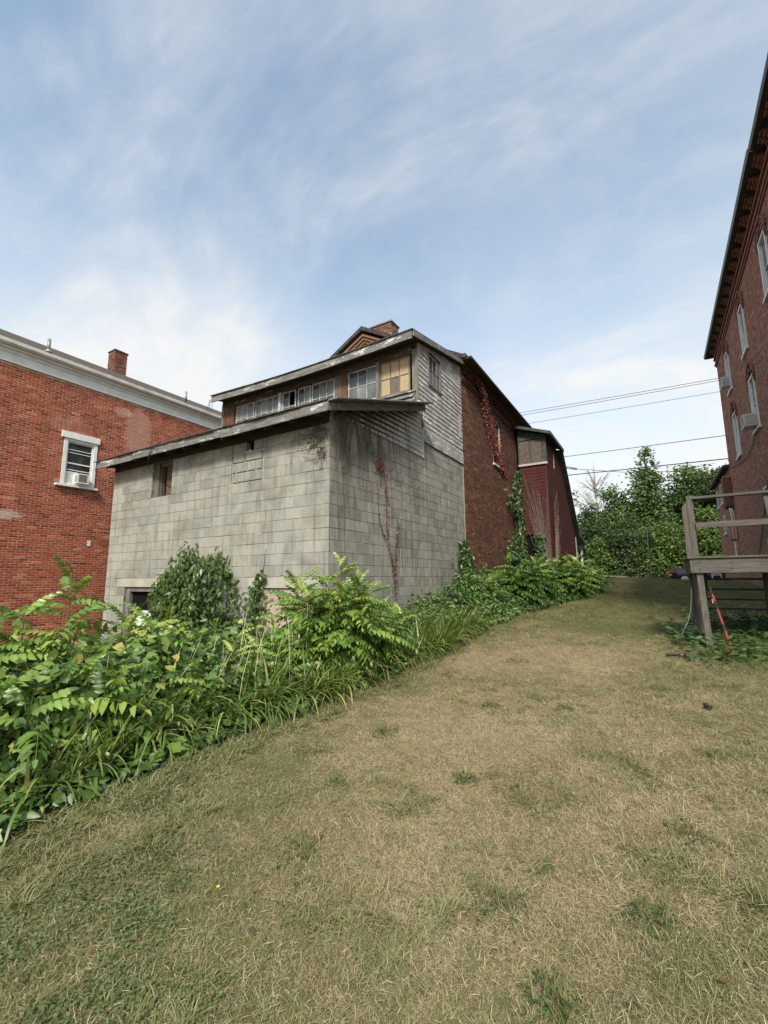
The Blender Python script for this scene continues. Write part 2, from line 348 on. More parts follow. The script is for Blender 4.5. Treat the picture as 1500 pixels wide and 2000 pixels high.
def pieces_mesh(name, P, depth, ch, mp, mat, flip, seed=0):
    """P rows: u0,u1,z0,z1,tint,dj -> one mesh"""
    P = np.asarray(P); n = len(P); V = np.zeros((n, 12, 3))
    u0, u1, z0, z1, tn, dj = P.T
    def ring(k, o, i):
        for j, (a, b) in enumerate(((u0 + i, z0 + i), (u1 - i, z0 + i), (u1 - i, z1 - i), (u0 + i, z1 - i))):
            V[:, k + j, 0] = a; V[:, k + j, 1] = o; V[:, k + j, 2] = b
    ring(0, np.zeros(n), 0); ring(4, depth - ch + dj, 0); ring(8, depth + dj, ch)
    jit = np.random.default_rng(seed).normal(0, ch * .25, (n, 4, 2)); V[:, 8:12, 0] += jit[..., 0]; V[:, 8:12, 2] += jit[..., 1]
    W = V.reshape(-1, 3); W = np.stack(mp((W[:, 0], W[:, 1], W[:, 2])), 1) if True else W
    q = np.asarray(CHQ); q = q[:, ::-1] if flip else q
    Q = (np.arange(n)[:, None, None] * 12 + q[None]).reshape(-1, 4)
    return np_mesh(name, W, Q, np.repeat(tn, 12), mat)
def npmap(axis, plane, sgn):
    def f(q):
        u, o, z = q
        if axis == 'x': return (plane + sgn * o, u, z)
        return (u, plane + sgn * o, z)
    return f
def running_bond(u0, u1, z0, z1, L, H, joint, openings=(), zoff=0., rng=RNG, tint=(.5, .2), dj=.002, ztop=None, clip_min=.03):
    rows = []; k0 = int(math.floor((z0 - zoff) / H)); k1 = int(math.ceil((z1 - zoff) / H))
    for k in range(k0, k1):
        a, b = zoff + k * H, zoff + (k + 1) * H - joint
        if a < z0 - 1e-6 or b > z1 + 1e-6: continue
        x = u0 - (L / 2 if k % 2 else 0)
        while x < u1:
            p, q = max(x, u0), min(x + L - joint, u1); x += L
            segs = [(p, q)]
            for (oa, ob, oc, od) in openings:
                if b <= oc + .01 or a >= od - .01: continue
                ns = []
                for (c, d) in segs:
                    if d <= oa or c >= ob: ns.append((c, d)); continue
                    if c < oa: ns.append((c, oa))
                    if d > ob: ns.append((ob, d))
                segs = ns
            for (c, d) in segs:
                if d - c < clip_min: continue
                if ztop is not None and b > ztop((c + d) / 2): continue
                rows.append((c, d, a, b, float(np.clip(rng.normal(*tint), 0, 1)), float(rng.normal(0, dj))))
    return np.asarray(rows)
CAMV = np.array([0, 0, CAM_H])
def pieces_as_parts(name, rows, depth, ch, axis, plane, sgn, mat, parent, limit, score, stuff_name, nvar=10):
    """the `limit` best-scoring pieces become parts that share a few meshes; the rest one stuff part"""
    sc = np.array([score(r) for r in rows]); order = np.argsort(-sc); top = set(order[:limit].tolist())
    groups = {}
    mpf = mapper(axis, plane, sgn); flip = (sgn < 0) if axis == 'x' else (sgn > 0)
    for i in order[:limit]:
        u0, u1, z0, z1, tn, dj = rows[i]
        key = (round(u1 - u0, 3), round(z1 - z0, 3), int(tn * 7.99))
        if key not in groups:
            w, h = u1 - u0, z1 - z0
            me = pieces_mesh(name, [(0, w, 0, h, tn, 0)], depth, ch, npmap(axis, 0, sgn), mat, flip, seed=hash(key) % 1000)
            groups[key] = me
        o = bpy.data.objects.new(name, groups[key])
        link(o, parent)
        o.location = mpf((u0, dj, z0))
    rest = [rows[i] for i in range(len(rows)) if i not in top]
    if rest:
        o = bpy.data.objects.new(stuff_name, pieces_mesh(stuff_name, rest, depth, ch, npmap(axis, plane, sgn), mat, flip, seed=5)); link(o, parent)
        o['kind'] = 'stuff'

# ------------------------------------------------------------------ ground
_BY = np.array([-60, -6, 0, 4, 9, 12, 16, 20, 24, 27, 28.5, 31, 33, 45, 90, 900.])
_BZ = np.array([-.1, 0, 0, .14, .36, .48, .70, .96, 1.24, 1.43, 1.44, 1.18, 1.02, 1.0, 1.0, 1.0])
def sstep(t): t = np.clip(t, 0, 1); return t * t * (3 - 2 * t)
def ground_z(x, y):
    x = np.asarray(x, float); y = np.asarray(y, float)
    z = (np.interp(y, _BY, _BZ) + np.interp(y - .8, _BY, _BZ) + np.interp(y + .8, _BY, _BZ)) / 3
    z = z + -.045 * np.clip(x + .3, -4, 3.2) * sstep((y - 18) / 9) * (1 - sstep((y - 29) / 4))
    z = z - .85 * sstep((-3.2 - x) / 4.2) * (1 - .75 * sstep((y - 6) / 7)) * (1 - sstep((y - 20) / 8))
    near = np.exp(-((x / 14) ** 2 + ((y - 8) / 16) ** 2))
    z = z + near * .018 * (np.sin(x * 1.7 + y * .6) + np.sin(y * 1.3 - x * .8 + 2) + .7 * np.sin(x * 3.1 + 1) * np.sin(y * 2.7))
    return z
def gz(x, y): return float(ground_z(x, y))
def mat_ground():
    t = MT('dry_lawn_soil')
    patch = t.math('ADD', t.attr('green'), t.math('MULTIPLY', t.math('SUBTRACT', t.noise(6, detail=5, rough=.7), .5), .9), True)
    straw = t.mix(t.rng(t.noise(9, detail=6, rough=.7), .35, .65), (.17, .132, .075), (.29, .235, .14))
    green = t.mix(t.rng(t.noise(12, detail=6, rough=.7), .35, .65), (.075, .08, .030), (.14, .14, .06))
    c = t.mix(patch, straw, green)
    c = t.mix(t.math('MULTIPLY', t.rng(t.noise(2.1, detail=5, off=(3, 9, 0)), .62, .74), .5), c, (.13, .095, .06))
    t.principled(c, .98, .05, bump=t.bump(t.noise(45, detail=6, rough=.75), .9, .02)); return t.m
M['ground'] = mat_ground()
def build_ground():
    xs = np.unique(np.round(np.concatenate([np.linspace(-14, 10, 97), np.array([-900, -400, -200, -120, -80, -60, -45, -35, -28, -22, -18, 14, 18, 24, 32, 45, 70, 120, 200, 400, 900.])]), 3))
    ys = np.unique(np.round(np.concatenate([np.linspace(-4, 34, 115), np.array([-300, -120, -60, -30, -15, -8, 37, 40, 45, 52, 60, 75, 100, 150, 250, 500, 900.])]), 3))
    X, Y = np.meshgrid(xs, ys); Z = ground_z(X, Y); nx, ny = len(xs), len(ys)
    V = np.stack([X.ravel(), Y.ravel(), Z.ravel()], 1); i = np.arange(nx - 1); j = np.arange(ny - 1)
    I, J = np.meshgrid(i, j); a = (J * nx + I).ravel(); Q = np.stack([a, a + 1, a + nx + 1, a + nx], 1)
    me = np_mesh('ground', V, Q, None, M['ground']); me.polygons.foreach_set('use_smooth', [True] * len(me.polygons))
    o = bpy.data.objects.new('ground', me); COL.objects.link(o)
    tag(o, 'gently sloping ground with dry patchy lawn', None, None, 'structure')
build_ground()
def strip(name, y0, y1, dz, mat, x0=-120, x1=120, n=60):
    xs = np.linspace(x0, x1, n); ys = np.linspace(y0, y1, 7); V = []; Q = []
    for yy in ys:
        for xx in xs: V.append((xx, yy, gz(xx, yy) + dz))
    for j in range(len(ys) - 1):
        for i in range(n - 1): a = j * n + i; Q.append((a, a + 1, a + n + 1, a + n))
    o = bpy.data.objects.new(name, np_mesh(name, np.array(V), np.array(Q), None, mat)); COL.objects.link(o)
    o['kind'] = 'structure'; return o
tag(strip('road', 33.2, 41, .012, M['asphalt'], n=240), 'grey street beyond the crest of the lawn')
def build_sidewalk():
    m = MB()
    for k in range(30):
        a = -38.0 + k * 1.22
        if a > -1.9: break
        z0, z1 = gz(a, 28.2), gz(a + 1.2, 28.2)
        m.hexa([(a, 27.6, z0 - .1), (a + 1.2, 27.6, z1 - .1), (a + 1.2, 28.9, z1 - .1), (a, 28.9, z0 - .1), (a, 27.6, z0 + .07), (a + 1.2, 27.6, z1 + .07), (a + 1.2, 28.9, z1 + .07), (a, 28.9, z0 + .07)])
    o = m.build('sidewalk', M['concrete']); tag(o, 'pale concrete walk slabs at the top of the lawn', None, None, 'structure')
build_sidewalk()

# ------------------------------------------------------------------ window helper (wall facing +-x or -y)
def frame_rect(m, mp, u0, u1, z0, z1, w, o0, o1):
    """four bars of a rectangular frame in (u,out,z)"""
    for (a, b, c, d) in ((u0, u0 + w, z0, z1), (u1 - w, u1, z0, z1), (u0 + w, u1 - w, z0, z0 + w), (u0 + w, u1 - w, z1 - w, z1)):
        bar(m, mp, a, b, o0, o1, c, d)
def bar(m, mp, u0, u1, o0, o1, z0, z1, tint=None):
    p = [mp(q) for q in ((u0, o0, z0), (u1, o0, z0), (u1, o1, z0), (u0, o1, z0), (u0, o0, z1), (u1, o0, z1), (u1, o1, z1), (u0, o1, z1))]
    m.hexa(p, tint)
def sash(parent, mp, u0, u1, z0, z1, cols, rows, mat_frame, panes, o=0.0, fw=.035, mw=.018, name='window_sash'):
    """sash frame with glazing bars as one part, every pane a sub-part; panes: material or dict {(c,r):mat or None}"""
    m = MB(); frame_rect(m, mp, u0, u1, z0, z1, fw, o, o + .035)
    iu0, iu1, iz0, iz1 = u0 + fw, u1 - fw, z0 + fw, z1 - fw
    for c in range(1, cols):
        x = iu0 + (iu1 - iu0) * c / cols; bar(m, mp, x - mw / 2, x + mw / 2, o + .004, o + .031, iz0, iz1)
    for r in range(1, rows):
        z = iz0 + (iz1 - iz0) * r / rows
        for c in range(cols):
            a = iu0 + (iu1 - iu0) * c / cols + (mw / 2 if c else 0); b = iu0 + (iu1 - iu0) * (c + 1) / cols - (mw / 2 if c < cols - 1 else 0)
            bar(m, mp, a, b, o + .006, o + .029, z - mw / 2, z + mw / 2)
    f = m.build(name, mat_frame, parent)
    for c in range(cols):
        for r in range(rows):
            pm = panes.get((c, r), panes.get('all')) if isinstance(panes, dict) else panes
            if pm is None: continue
            if pm is M['glass']: pm = random.choice((M['glass'], M['glass'], M['glass_b'], M['glass_c']))
            a = iu0 + (iu1 - iu0) * c / cols + (mw / 2 if c else 0) ; b = iu0 + (iu1 - iu0) * (c + 1) / cols - (mw / 2 if c < cols - 1 else 0)
            za = iz0 + (iz1 - iz0) * r / rows + (mw / 2 if r else 0); zb = iz0 + (iz1 - iz0) * (r + 1) / rows - (mw / 2 if r < rows - 1 else 0)
            k = MB(); j = [random.uniform(-.004, .004) for _ in range(2)]
            bar(k, mp, a + .001, b - .001, o + .010 + j[0], o + .016 + j[0], za + .001, zb - .001); k.build('pane', pm, f)
    return f

# ------------------------------------------------------------------ block annex with timber upper storey
X0, Y0 = -4.63, 5.80          # right wall plane, front wall plane
XL, YB = -11.52, 12.05        # left end, junction with the brick building
CH, CL = .2032, .4064
annex = root('block_annex', (-8.0, 9.0, -.5), 'grey concrete block annex with weathered timber upper storey and shed roofs', 'building')
RA = lambda y: 4.30 + (y - 5.45) * .325        # lower roof underside
def build_annex():
    fo = [(-9.86, -9.10, 3.372, 4.19), (-10.68, -9.36, -2, 1.34), (-6.17, -5.02, -2, 1.34), (-7.12, -6.22, 3.372, 4.19), (-11.0, -9.05, 1.30, 1.54), (-6.5, -4.75, 1.30, 1.54)]
    front = running_bond(XL, X0 - .006, -1.0, 4.19, CL, CH, .009, fo, 1.54, tint=(.55, .26), dj=.0015, clip_min=.05)
    # lower courses of the front are warmer, the top course greyer
    front[:, 4] = np.clip(front[:, 4] + np.interp(front[:, 2], [1.0, 2.6, 3.4, 4.3], [.22, .14, -.10, -.16]), 0, 1)
    side = running_bond(Y0, YB - .02, -.6, 4.80, CL, CH, .009, [(5.7, 9.38, 4.38, 6)], 1.54 + 0, tint=(.38, .22), dj=.0013, clip_min=.05)
    part('mortar_core', M['mortar'], annex, lambda m: (
        m.box(XL + .004, -10.68, Y0 + .003, Y0 + .19, -1.0, 4.185), m.box(-10.68, -9.86, Y0 + .003, Y0 + .19, 1.34, 4.185),
        m.box(-9.86, -9.36, Y0 + .003, Y0 + .19, 1.34, 3.372), m.box(-9.86, -9.10, Y0 + .003, Y0 + .19, 4.19, 4.185),
        m.box(-9.36, -9.10, Y0 + .003, Y0 + .19, -1, 3.372), m.box(-9.10, -7.12, Y0 + .003, Y0 + .19, -1, 4.185),
        m.box(-7.12, -6.22, Y0 + .003, Y0 + .19, -1, 3.372), m.box(-6.22, -6.17, Y0 + .003, Y0 + .19, -1, 4.185),
        m.box(-6.17, -5.02, Y0 + .003, Y0 + .19, 1.34, 4.185), m.box(-5.02, X0 - .2, Y0 + .003, Y0 + .19, -1, 4.185),
        m.box(X0 - .2, X0 - .003, Y0 + .17, YB - .02, -1, 4.37), m.box(X0 - .2, X0 - .003, Y0 + .003, Y0 + .168, -1, 4.185), m.box(X0 - .2, X0 - .003, 9.40, YB - .02, 4.372, 4.79),
        m.box(XL + .004, XL + .2, Y0 + .19, YB - .02, -1, 4.185)))
    rows = [('y', r) for r in front] + [('x', r) for r in side]
    dist = []
    for ax, r in rows:
        c = np.array([(r[0] + r[1]) / 2, Y0, (r[2] + r[3]) / 2]) if ax == 'y' else np.array([X0, (r[0] + r[1]) / 2, (r[2] + r[3]) / 2])
        v = c - CAMV; d = np.linalg.norm(v); cosi = abs(v[1] if ax == 'y' else v[0]) / d
        hidden = c[2] < (1.25 if ax == 'y' else 1.35) or (ax == 'x' and c[2] > 4.45 and c[1] < 9.3) or c[2] > 4.3 and ax == 'y'
        dist.append(0 if hidden else cosi / d ** 2)
    thr = np.sort(dist)[-300]; dist = np.array(dist)
    sf = {tuple(r): s for (a, r), s in zip(rows, dist)}
    nf = int((dist[:len(front)] >= thr).sum()); ns = 300 - nf
    pieces_as_parts('block', front, .03, .0035, 'y', Y0 + .027, -1, M['block'], annex, nf, lambda r: sf[tuple(r)], 'block_courses')
    pieces_as_parts('block', side, .03, .0035, 'x', X0 - .027, 1, M['block'], annex, ns, lambda r: sf[tuple(r)], 'block_courses')
    # walled-up window: short blocks in wide pale mortar, one block knocked out
    part('patch_mortar', M['mortar_white'], annex, lambda m: (m.box(-7.12, -6.75, Y0 + .012, Y0 + .19, 3.372, 4.185), m.box(-6.51, -6.22, Y0 + .012, Y0 + .19, 3.372, 4.185), m.box(-6.75, -6.51, Y0 + .012, Y0 + .19, 3.372, 3.98)))
    pr = []
    for k, cuts in enumerate(((-7.10, -6.93, -6.24), (-7.10, -6.98, -6.66, -6.43, -6.24), (-7.10, -6.74, -6.24), (-7.10, -6.78, -6.50, -6.24))):
        z = 3.385 + k * CH
        for a, b in zip(cuts[:-1], cuts[1:]):
            if k == 3 and -6.79 < a < -6.6: continue
            pr.append((a + .014, b - .014, z, z + CH - .026, random.uniform(.35, .75), .002))
    pieces_as_parts('block', np.array(pr), .03, .008, 'y', Y0 + .022, -1, M['block'], annex, 0, lambda r: 1, 'patch_blocks')
    part('wall_hole', M['dark'], annex, lambda m: m.box(-6.75, -6.51, Y0 + .15, Y0 + .18, 3.98, 4.20))
    def crumb(m):
        for _ in range(7):
            x, z = random.uniform(-6.68, -6.53), 3.97 + random.random() ** 2 * .03; r = random.uniform(.012, .028)
            m.box(x - r, x + r, Y0 - .018 + random.uniform(0, .02), Y0 + .06, z - .03, z + r)
    part('broken_block', M['lintel'], annex, crumb)
    for (a, b) in ((-11.0, -9.05), (-6.5, -4.75)):
        part('lintel', M['lintel'], annex, lambda m: m.box(a + .004, b - .004, Y0 - .007, Y0 + .18, 1.345, 1.532))
    # small upper opening: jambs, strand board set back, dark gap
    w = part('window_opening', M['greyboard'], annex, lambda m: (m.box(-9.85, -9.70, Y0 + .06, Y0 + .18, 3.375, 4.18), m.box(-9.68, -9.655, Y0 + .10, Y0 + .19, 3.375, 4.18), m.box(-9.85, -9.11, Y0 + .10, Y0 + .19, 4.10, 4.19)))
    part('dark_gap', M['dark'], w, lambda m: m.box(-9.86, -9.10, Y0 + .195, Y0 + .21, 3.372, 4.19))
    part('strand_board', M['osb'], w, lambda m: m.box(-9.50, -9.11, Y0 + .13, Y0 + .145, 3.38, 4.10))
    # door below, half hidden, and plywood over the other opening
    d = part('door', M['metal'], annex, lambda m: (m.box(-10.66, -10.52, Y0 + .04, Y0 + .12, -1, 1.33), m.box(-9.50, -9.38, Y0 + .04, Y0 + .12, -1, 1.33), m.box(-10.52, -9.50, Y0 + .04, Y0 + .12, 1.24, 1.33)))
    part('door_leaf', M['dark'], d, lambda m: m.box(-10.52, -9.50, Y0 + .13, Y0 + .16, -1, 1.24))
    part('white_panel', M['white'], d, lambda m: m.box(-10.30, -9.52, Y0 + .06, Y0 + .10, -1, .82))
    part('plywood_sheet', M['ply'], annex, lambda m: m.box(-6.16, -5.03, Y0 + .03, Y0 + .05, -1, 1.335))
    # ---- lower shed roof
    def roof(m):
        m.hexa([(-11.74, 5.47, RA(5.47)), (-4.43, 5.47, RA(5.47)), (-4.43, 9.14, RA(9.14)), (-11.74, 9.14, RA(9.14)),
                (-11.74, 5.47, RA(5.47) + .11), (-4.43, 5.47, RA(5.47) + .11), (-4.43, 9.14, RA(9.14) + .11), (-11.74, 9.14, RA(9.14) + .11)])
    lr = part('lower_roof', M['soffit'], annex, roof)
    def shing(m):
        x = -11.80
        while x < -4.40:
            w = random.uniform(.22, .34); y0 = 5.40 + random.uniform(-.02, .015); dz = random.uniform(-.006, .012)
            b = min(x + w - .01, -4.385)
            m.hexa([(x, y0, RA(y0) + .118 + dz), (b, y0, RA(y0) + .118 - dz * .6), (b, 9.13, RA(9.13) + .118), (x, 9.13, RA(9.13) + .118),
                    (x, y0, RA(y0) + .138 + dz), (b, y0, RA(y0) + .138 + dz * .5), (b, 9.13, RA(9.13) + .135), (x, 9.13, RA(9.13) + .135)]); x += w
    part('shingle_edge', M['roof_dark'], lr, shing)
    xs = [-11.73, -10.1, -7.05, -4.415]; sag = lambda x: -.035 * math.sin((x + 11.7) / 7.3 * math.pi)
    for k in range(3):
        a, b = xs[k] + .004, xs[k + 1] - .004; dz = (0, .012, -.004)[k]
        part('fascia_board', M['wood_x'], lr, lambda m: [m.hexa([(p, 5.43, 4.235 + dz + .2 * sag(p)), (q, 5.43, 4.235 + dz + .2 * sag(q)), (q, 5.462, 4.235 + dz + .2 * sag(q)), (p, 5.462, 4.235 + dz + .2 * sag(p)),
             (p, 5.43, 4.405 + dz + .2 * sag(p)), (q, 5.43, 4.405 + dz + .2 * sag(q)), (q, 5.462, 4.405 + dz + .2 * sag(q)), (p, 5.462, 4.405 + dz + .2 * sag(p))]) for p, q in [(a + (b - a) * i / 5, a + (b - a) * (i + 1) / 5 - .0002) for i in range(5)]])
    part('rake_board', M['wood_y'], lr, lambda m: m.hexa([(-4.425, 5.435, 4.235), (-4.395, 5.435, 4.235), (-4.395, 9.12, RA(9.12) - .06), (-4.425, 9.12, RA(9.12) - .06), (-4.425, 5.435, 4.385), (-4.395, 5.435, 4.385), (-4.395, 9.12, RA(9.12) + .09), (-4.425, 9.12, RA(9.12) + .09)]))
    part('rake_cap', M['wood_y'], lr, lambda m: m.hexa([(-4.44, 5.44, 4.395), (-4.1855, 5.44, 4.395), (-4.1855, 9.14, RA(9.14) + .10), (-4.44, 9.14, RA(9.14) + .10), (-4.44, 5.44, 4.415), (-4.1855, 5.44, 4.415), (-4.1855, 9.14, RA(9.14) + .12), (-4.44, 9.14, RA(9.14) + .12)]))
    for k in range(12):       # rafter tails under the eave
        x = -11.3 + k * .6
        part('rafter_tail', M['soffit'], lr, lambda m: m.hexa([(x, 5.48, RA(5.48) - .11), (x + .05, 5.48, RA(5.48) - .11), (x + .05, 5.80, RA(5.80) - .11), (x, 5.80, RA(5.80) - .11), (x, 5.48, RA(5.48) - .003), (x + .05, 5.48, RA(5.48) - .003), (x + .05, 5.80, RA(5.80) - .003), (x, 5.80, RA(5.80) - .003)]))
    part('wall_plate', M['soffit'], annex, lambda m: m.box(XL + .01, X0 - .012, Y0 - .012, Y0 + .16, 4.192, 4.40))
    # ---- clapboard triangle between block wall and lower roof, right side
    lowwall = part('lower_side_wall', M['soffit'], annex, lambda m: m.prism([(5.86, 4.38), (9.36, 4.38), (9.36, RA(9.36) - .01), (5.86, RA(5.86) - .01)], 0, X0 - .08, X0 - .01))
    z = 4.385; k = 0
    while z < 5.5:
        ys = max(5.83, (z - 4.30) / .325 + 5.45); h = .118
        if ys > 9.2: break
        zt0 = min(z + h + .012, RA(ys)); 
        part('clapboard', M['clap_low'], lowwall, lambda m: m.hexa([(X0 - .008, ys, z), (X0 + .022, ys, z), (X0 + .022, 9.33, z), (X0 - .008, 9.33, z), (X0 - .008, ys, max(zt0, z + .02)), (X0 + .005, ys, max(zt0, z + .02)), (X0 + .005, 9.33, z + h + .012), (X0 - .008, 9.33, z + h + .012)]))
        z += h; k += 1
    part('corner_board', M['clap_low'], lowwall, lambda m: m.box(X0 - .008, X0 + .032, 9.335, 9.42, 4.375, 5.12))
    # ---- upper storey
    UX = X0 + .012
    RU = lambda y: 7.205 + (y - 8.70) * .195         # upper roof underside
    up = part('upper_storey', M['soffit'], annex, lambda m: (m.prism([(9.16, 4.80), (12.03, 4.80), (12.03, RU(12.03) - .01), (9.16, RU(9.16) - .01)], 0, UX - .14, UX - .012),
        m.prism([(9.16, 4.60), (12.03, 4.60), (12.03, RU(12.03) - .01), (9.16, RU(9.16) - .01)], 0, -11.72, -11.60),
        m.box(-11.59, UX - .15, 9.62, 9.66, 5.3, 7.2), m.box(-11.59, UX - .15, 9.16, 9.20, 5.2, 6.02)))
    part('skirt_board', M['clap'], up, lambda m: m.box(UX - .01, UX + .026, 9.425, 12.02, 4.80, 5.085))
    win = (9.80, 10.50, 6.44, 7.27)
    z = 5.09; k = 0
    while z < 7.12:
        h = .1245; segs = [(9.17, 12.02)]
        if z + h > win[2] - .03 and z < win[3] + .03: segs = [(9.17, win[0] - .055), (win[1] + .055, 12.02)]
        if 5.9 < z < 6.44 : segs = [(9.17, 9.80), (9.805, 10.50), (10.56, 12.02)]
        y_s = 9.43 if z < 5.64 else 9.17
        for (a, b) in segs:
            a = max(a, y_s)
            if b - a < .05: continue
            e = random.uniform(-.003, .003)
            part('clapboard', M['clap'], up, lambda m: m.hexa([(UX - .01, a, z + e), (UX + .020, a, z + e), (UX + .020, b, z + e), (UX - .01, b, z + e), (UX - .01, a, z + h + .014), (UX + .003, a, z + h + .014), (UX + .003, b, z + h + .014), (UX - .01, b, z + h + .014)]))
        z += h; k += 1
    part('gable_sheet', M['clap'], up, lambda m: m.prism([(9.17, z + .016), (12.02, z + .016), (12.02, RU(12.02) - .012), (9.17, RU(9.17) - .012)], 0, UX - .01, UX + .012))
    part('corner_board', M['wood_z'], up, lambda m: (m.box(UX - .01, UX + .03, 9.125, 9.165, 5.62, 7.19), m.box(UX - .12, UX + .0, 9.115, 9.155, 5.66, 7.10)))
    part('drain_strip', M['clap_low'], up, lambda m: m.box(UX + .022, UX + .034, 11.75, 11.86, 5.55, 6.25))
    mpx = mapper('x', UX, 1)
    ws = sash(up, mpx, win[0], win[1], win[2], win[3], 3, 2, M['wood_z'], {'all': M['glass_dark'], (0, 1): None, (1, 1): None}, o=-.02, name='side_window')
    part('window_trim', M['wood_z'], ws, lambda m: (bar(m, mpx, win[0] - .05, win[0] - .004, -.01, .03, win[2] - .06, win[3] + .05), bar(m, mpx, win[1] + .004, win[1] + .05, -.01, .03, win[2] - .45, win[3] + .05), bar(m, mpx, win[0] - .05, win[1] + .05, -.01, .045, win[2] - .05, win[2] - .006)))
    part('window_head', M['dark'], ws, lambda m: bar(m, mpx, win[0] - .05, win[1] + .06, -.01, .02, win[3] + .004, win[3] + .05))
    # upper front: beams, posts, sashes
    mpy = mapper('y', 9.15, -1)
    part('head_beam', M['brownwood'], up, lambda m: [m.box(a + .003, b - .003, 9.10 + j, 9.16, 6.985, 7.20 + s) for a, b, j, s in ((-11.70, -9.17, 0, -.02), (-9.17, -7.10, .01, -.05), (-7.10, UX - .13, -.004, -.02))])
    part('plate_beam', M['soffit'], up, lambda m: m.box(-11.70, UX - .01, 9.05, 9.16, 7.16, 7.285))
    part('brown_door_panel', M['brownpanel'], up, lambda m: m.box(-11.66, -11.16, 9.09, 9.15, 5.45, 6.98))
    part('end_post', M['wood_z'], up, lambda m: m.box(-11.76, -11.67, 9.08, 9.16, 5.45, 7.17))
    part('infill_panel', M['greyboard'], up, lambda m: (m.box(-7.11, -6.90, 9.10, 9.15, 5.5, 6.98)))
    part('infill_panel', M['brownpanel'], up, lambda m: (m.box(-6.895, -6.68, 9.095, 9.15, 5.5, 6.98)))
    g = M['glass']
    sash(up, mpy, -11.10, -10.28, 6.03, 6.97, 3, 2, M['white_old'], g)
    sash(up, mpy, -10.22, -9.22, 6.03, 6.97, 4, 2, M['white_old'], g)
    sash(up, mpy, -9.08, -8.55, 6.03, 6.97, 2, 2, M['white_old'], {'all': g, (1, 1): None})
    sash(up, mpy, -8.47, -7.98, 6.03, 6.96, 2, 2, M['white_old'], g)
    sash(up, mpy, -7.94, -7.13, 6.03, 6.96, 3, 2, M['white_old'], g)
    sash(up, mpy, -6.665, -5.755, 6.05, 6.97, 3, 2, M['white_old'], g, o=.01)
    sash(up, mpy, -5.665, -4.80, 6.05, 6.97, 3, 2, M['wood_z'], {'all': M['tanboard'], (1, 0): M['greyboard']}, o=0, mw=.024)
    part('mullion_post', M['white_old'], up, lambda m: m.box(-9.20, -9.10, 9.06, 9.15, 5.9, 6.98))
    part('mullion_post', M['wood_z'], up, lambda m: (m.box(-5.755, -5.668, 9.05, 9.15, 5.95, 7.0)))
    part('sill_board', M['wood_x'], up, lambda m: m.box(-11.15, UX - .02, 9.07, 9.15, 5.985, 6.025))
    for k, zz in enumerate((5.62, 5.73, 5.85)):   # broken boards under the sill
        part('broken_board', M['wood_x'], up, lambda m: m.hexa([(-6.7, 9.09, zz), (UX - .02 - .05 * k, 9.05, zz + .01), (UX - .02 - .05 * k, 9.15, zz + .01), (-6.7, 9.15, zz), (-6.7, 9.12, zz + .11), (UX - .02, 9.11, zz + .12), (UX - .02, 9.15, zz + .12), (-6.7, 9.15, zz + .11)]))
    part('corner_flashing', M['white_dirty'], up, lambda m: m.hexa([(-4.86, 8.98, 5.60), (-4.44, 8.98, 5.63), (-4.44, 9.10, 5.66), (-4.86, 9.10, 5.64), (-4.80, 8.98, 5.62), (-4.52, 8.98, 5.68), (-4.50, 9.10, 5.70), (-4.80, 9.10, 5.66)]))
    # upper roof with sag
    sg = lambda x: -.085 * math.sin(max(0, min(1, (x + 11.8) / 7.3)) * math.pi)
    def uroof(m):
        n = 14
        for i in range(n):
            a, b = -11.76 + (7.26) * i / n, -11.76 + 7.26 * (i + 1) / n
            m.hexa([(a, 8.715, RU(8.715) + sg(a)), (b, 8.715, RU(8.715) + sg(b)), (b, 12.03, RU(12.03) + .15 * sg(b)), (a, 12.03, RU(12.03) + .15 * sg(a)),
                    (a, 8.715, RU(8.715) + sg(a) + .13), (b, 8.715, RU(8.715) + sg(b) + .13), (b, 12.03, RU(12.03) + .15 * sg(b) + .13), (a, 12.03, RU(12.03) + .15 * sg(a) + .13)])
    ur = part('upper_roof', M['soffit'], annex, uroof)
    def ushing(m):
        x = -11.80
        while x < -4.50:
            w = random.uniform(.3, .6); b = min(x + w - .004, -4.47); y0 = 8.64 + random.uniform(-.008, .008)
            m.hexa([(x, y0, RU(y0) + sg(x) + .14), (b, y0, RU(y0) + sg(b) + .14), (b, 12.02, RU(12.02) + .14 + .15 * sg(b)), (x, 12.02, RU(12.02) + .14 + .15 * sg(x)),
                    (x, y0, RU(y0) + sg(x) + .16), (b, y0, RU(y0) + sg(b) + .16), (b, 12.02, RU(12.02) + .162 + .15 * sg(b)), (x, 12.02, RU(12.02) + .162 + .15 * sg(x))]); x += w
    part('roofing_edge', M['roof_green'], ur, ushing)
    xs = [-11.78, -8.45, -6.6, -4.50]
    for k in range(3):
        a, b = xs[k] + .003, xs[k + 1] - .003
        part('fascia_board', M['wood_x'], ur, lambda m: [m.hexa([(p, 8.675, RU(8.7) - .075 + sg(p)), (q, 8.675, RU(8.7) - .075 + sg(q)), (q, 8.71, RU(8.7) - .075 + sg(q)), (p, 8.71, RU(8.7) - .075 + sg(p)),
             (p, 8.675, RU(8.7) + .125 + sg(p)), (q, 8.675, RU(8.7) + .125 + sg(q)), (q, 8.71, RU(8.7) + .125 + sg(q)), (p, 8.71, RU(8.7) + .125 + sg(p))]) for p, q in [(a + (b - a) * i / 6, a + (b - a) * (i + 1) / 6 - .0002) for i in range(6)]])
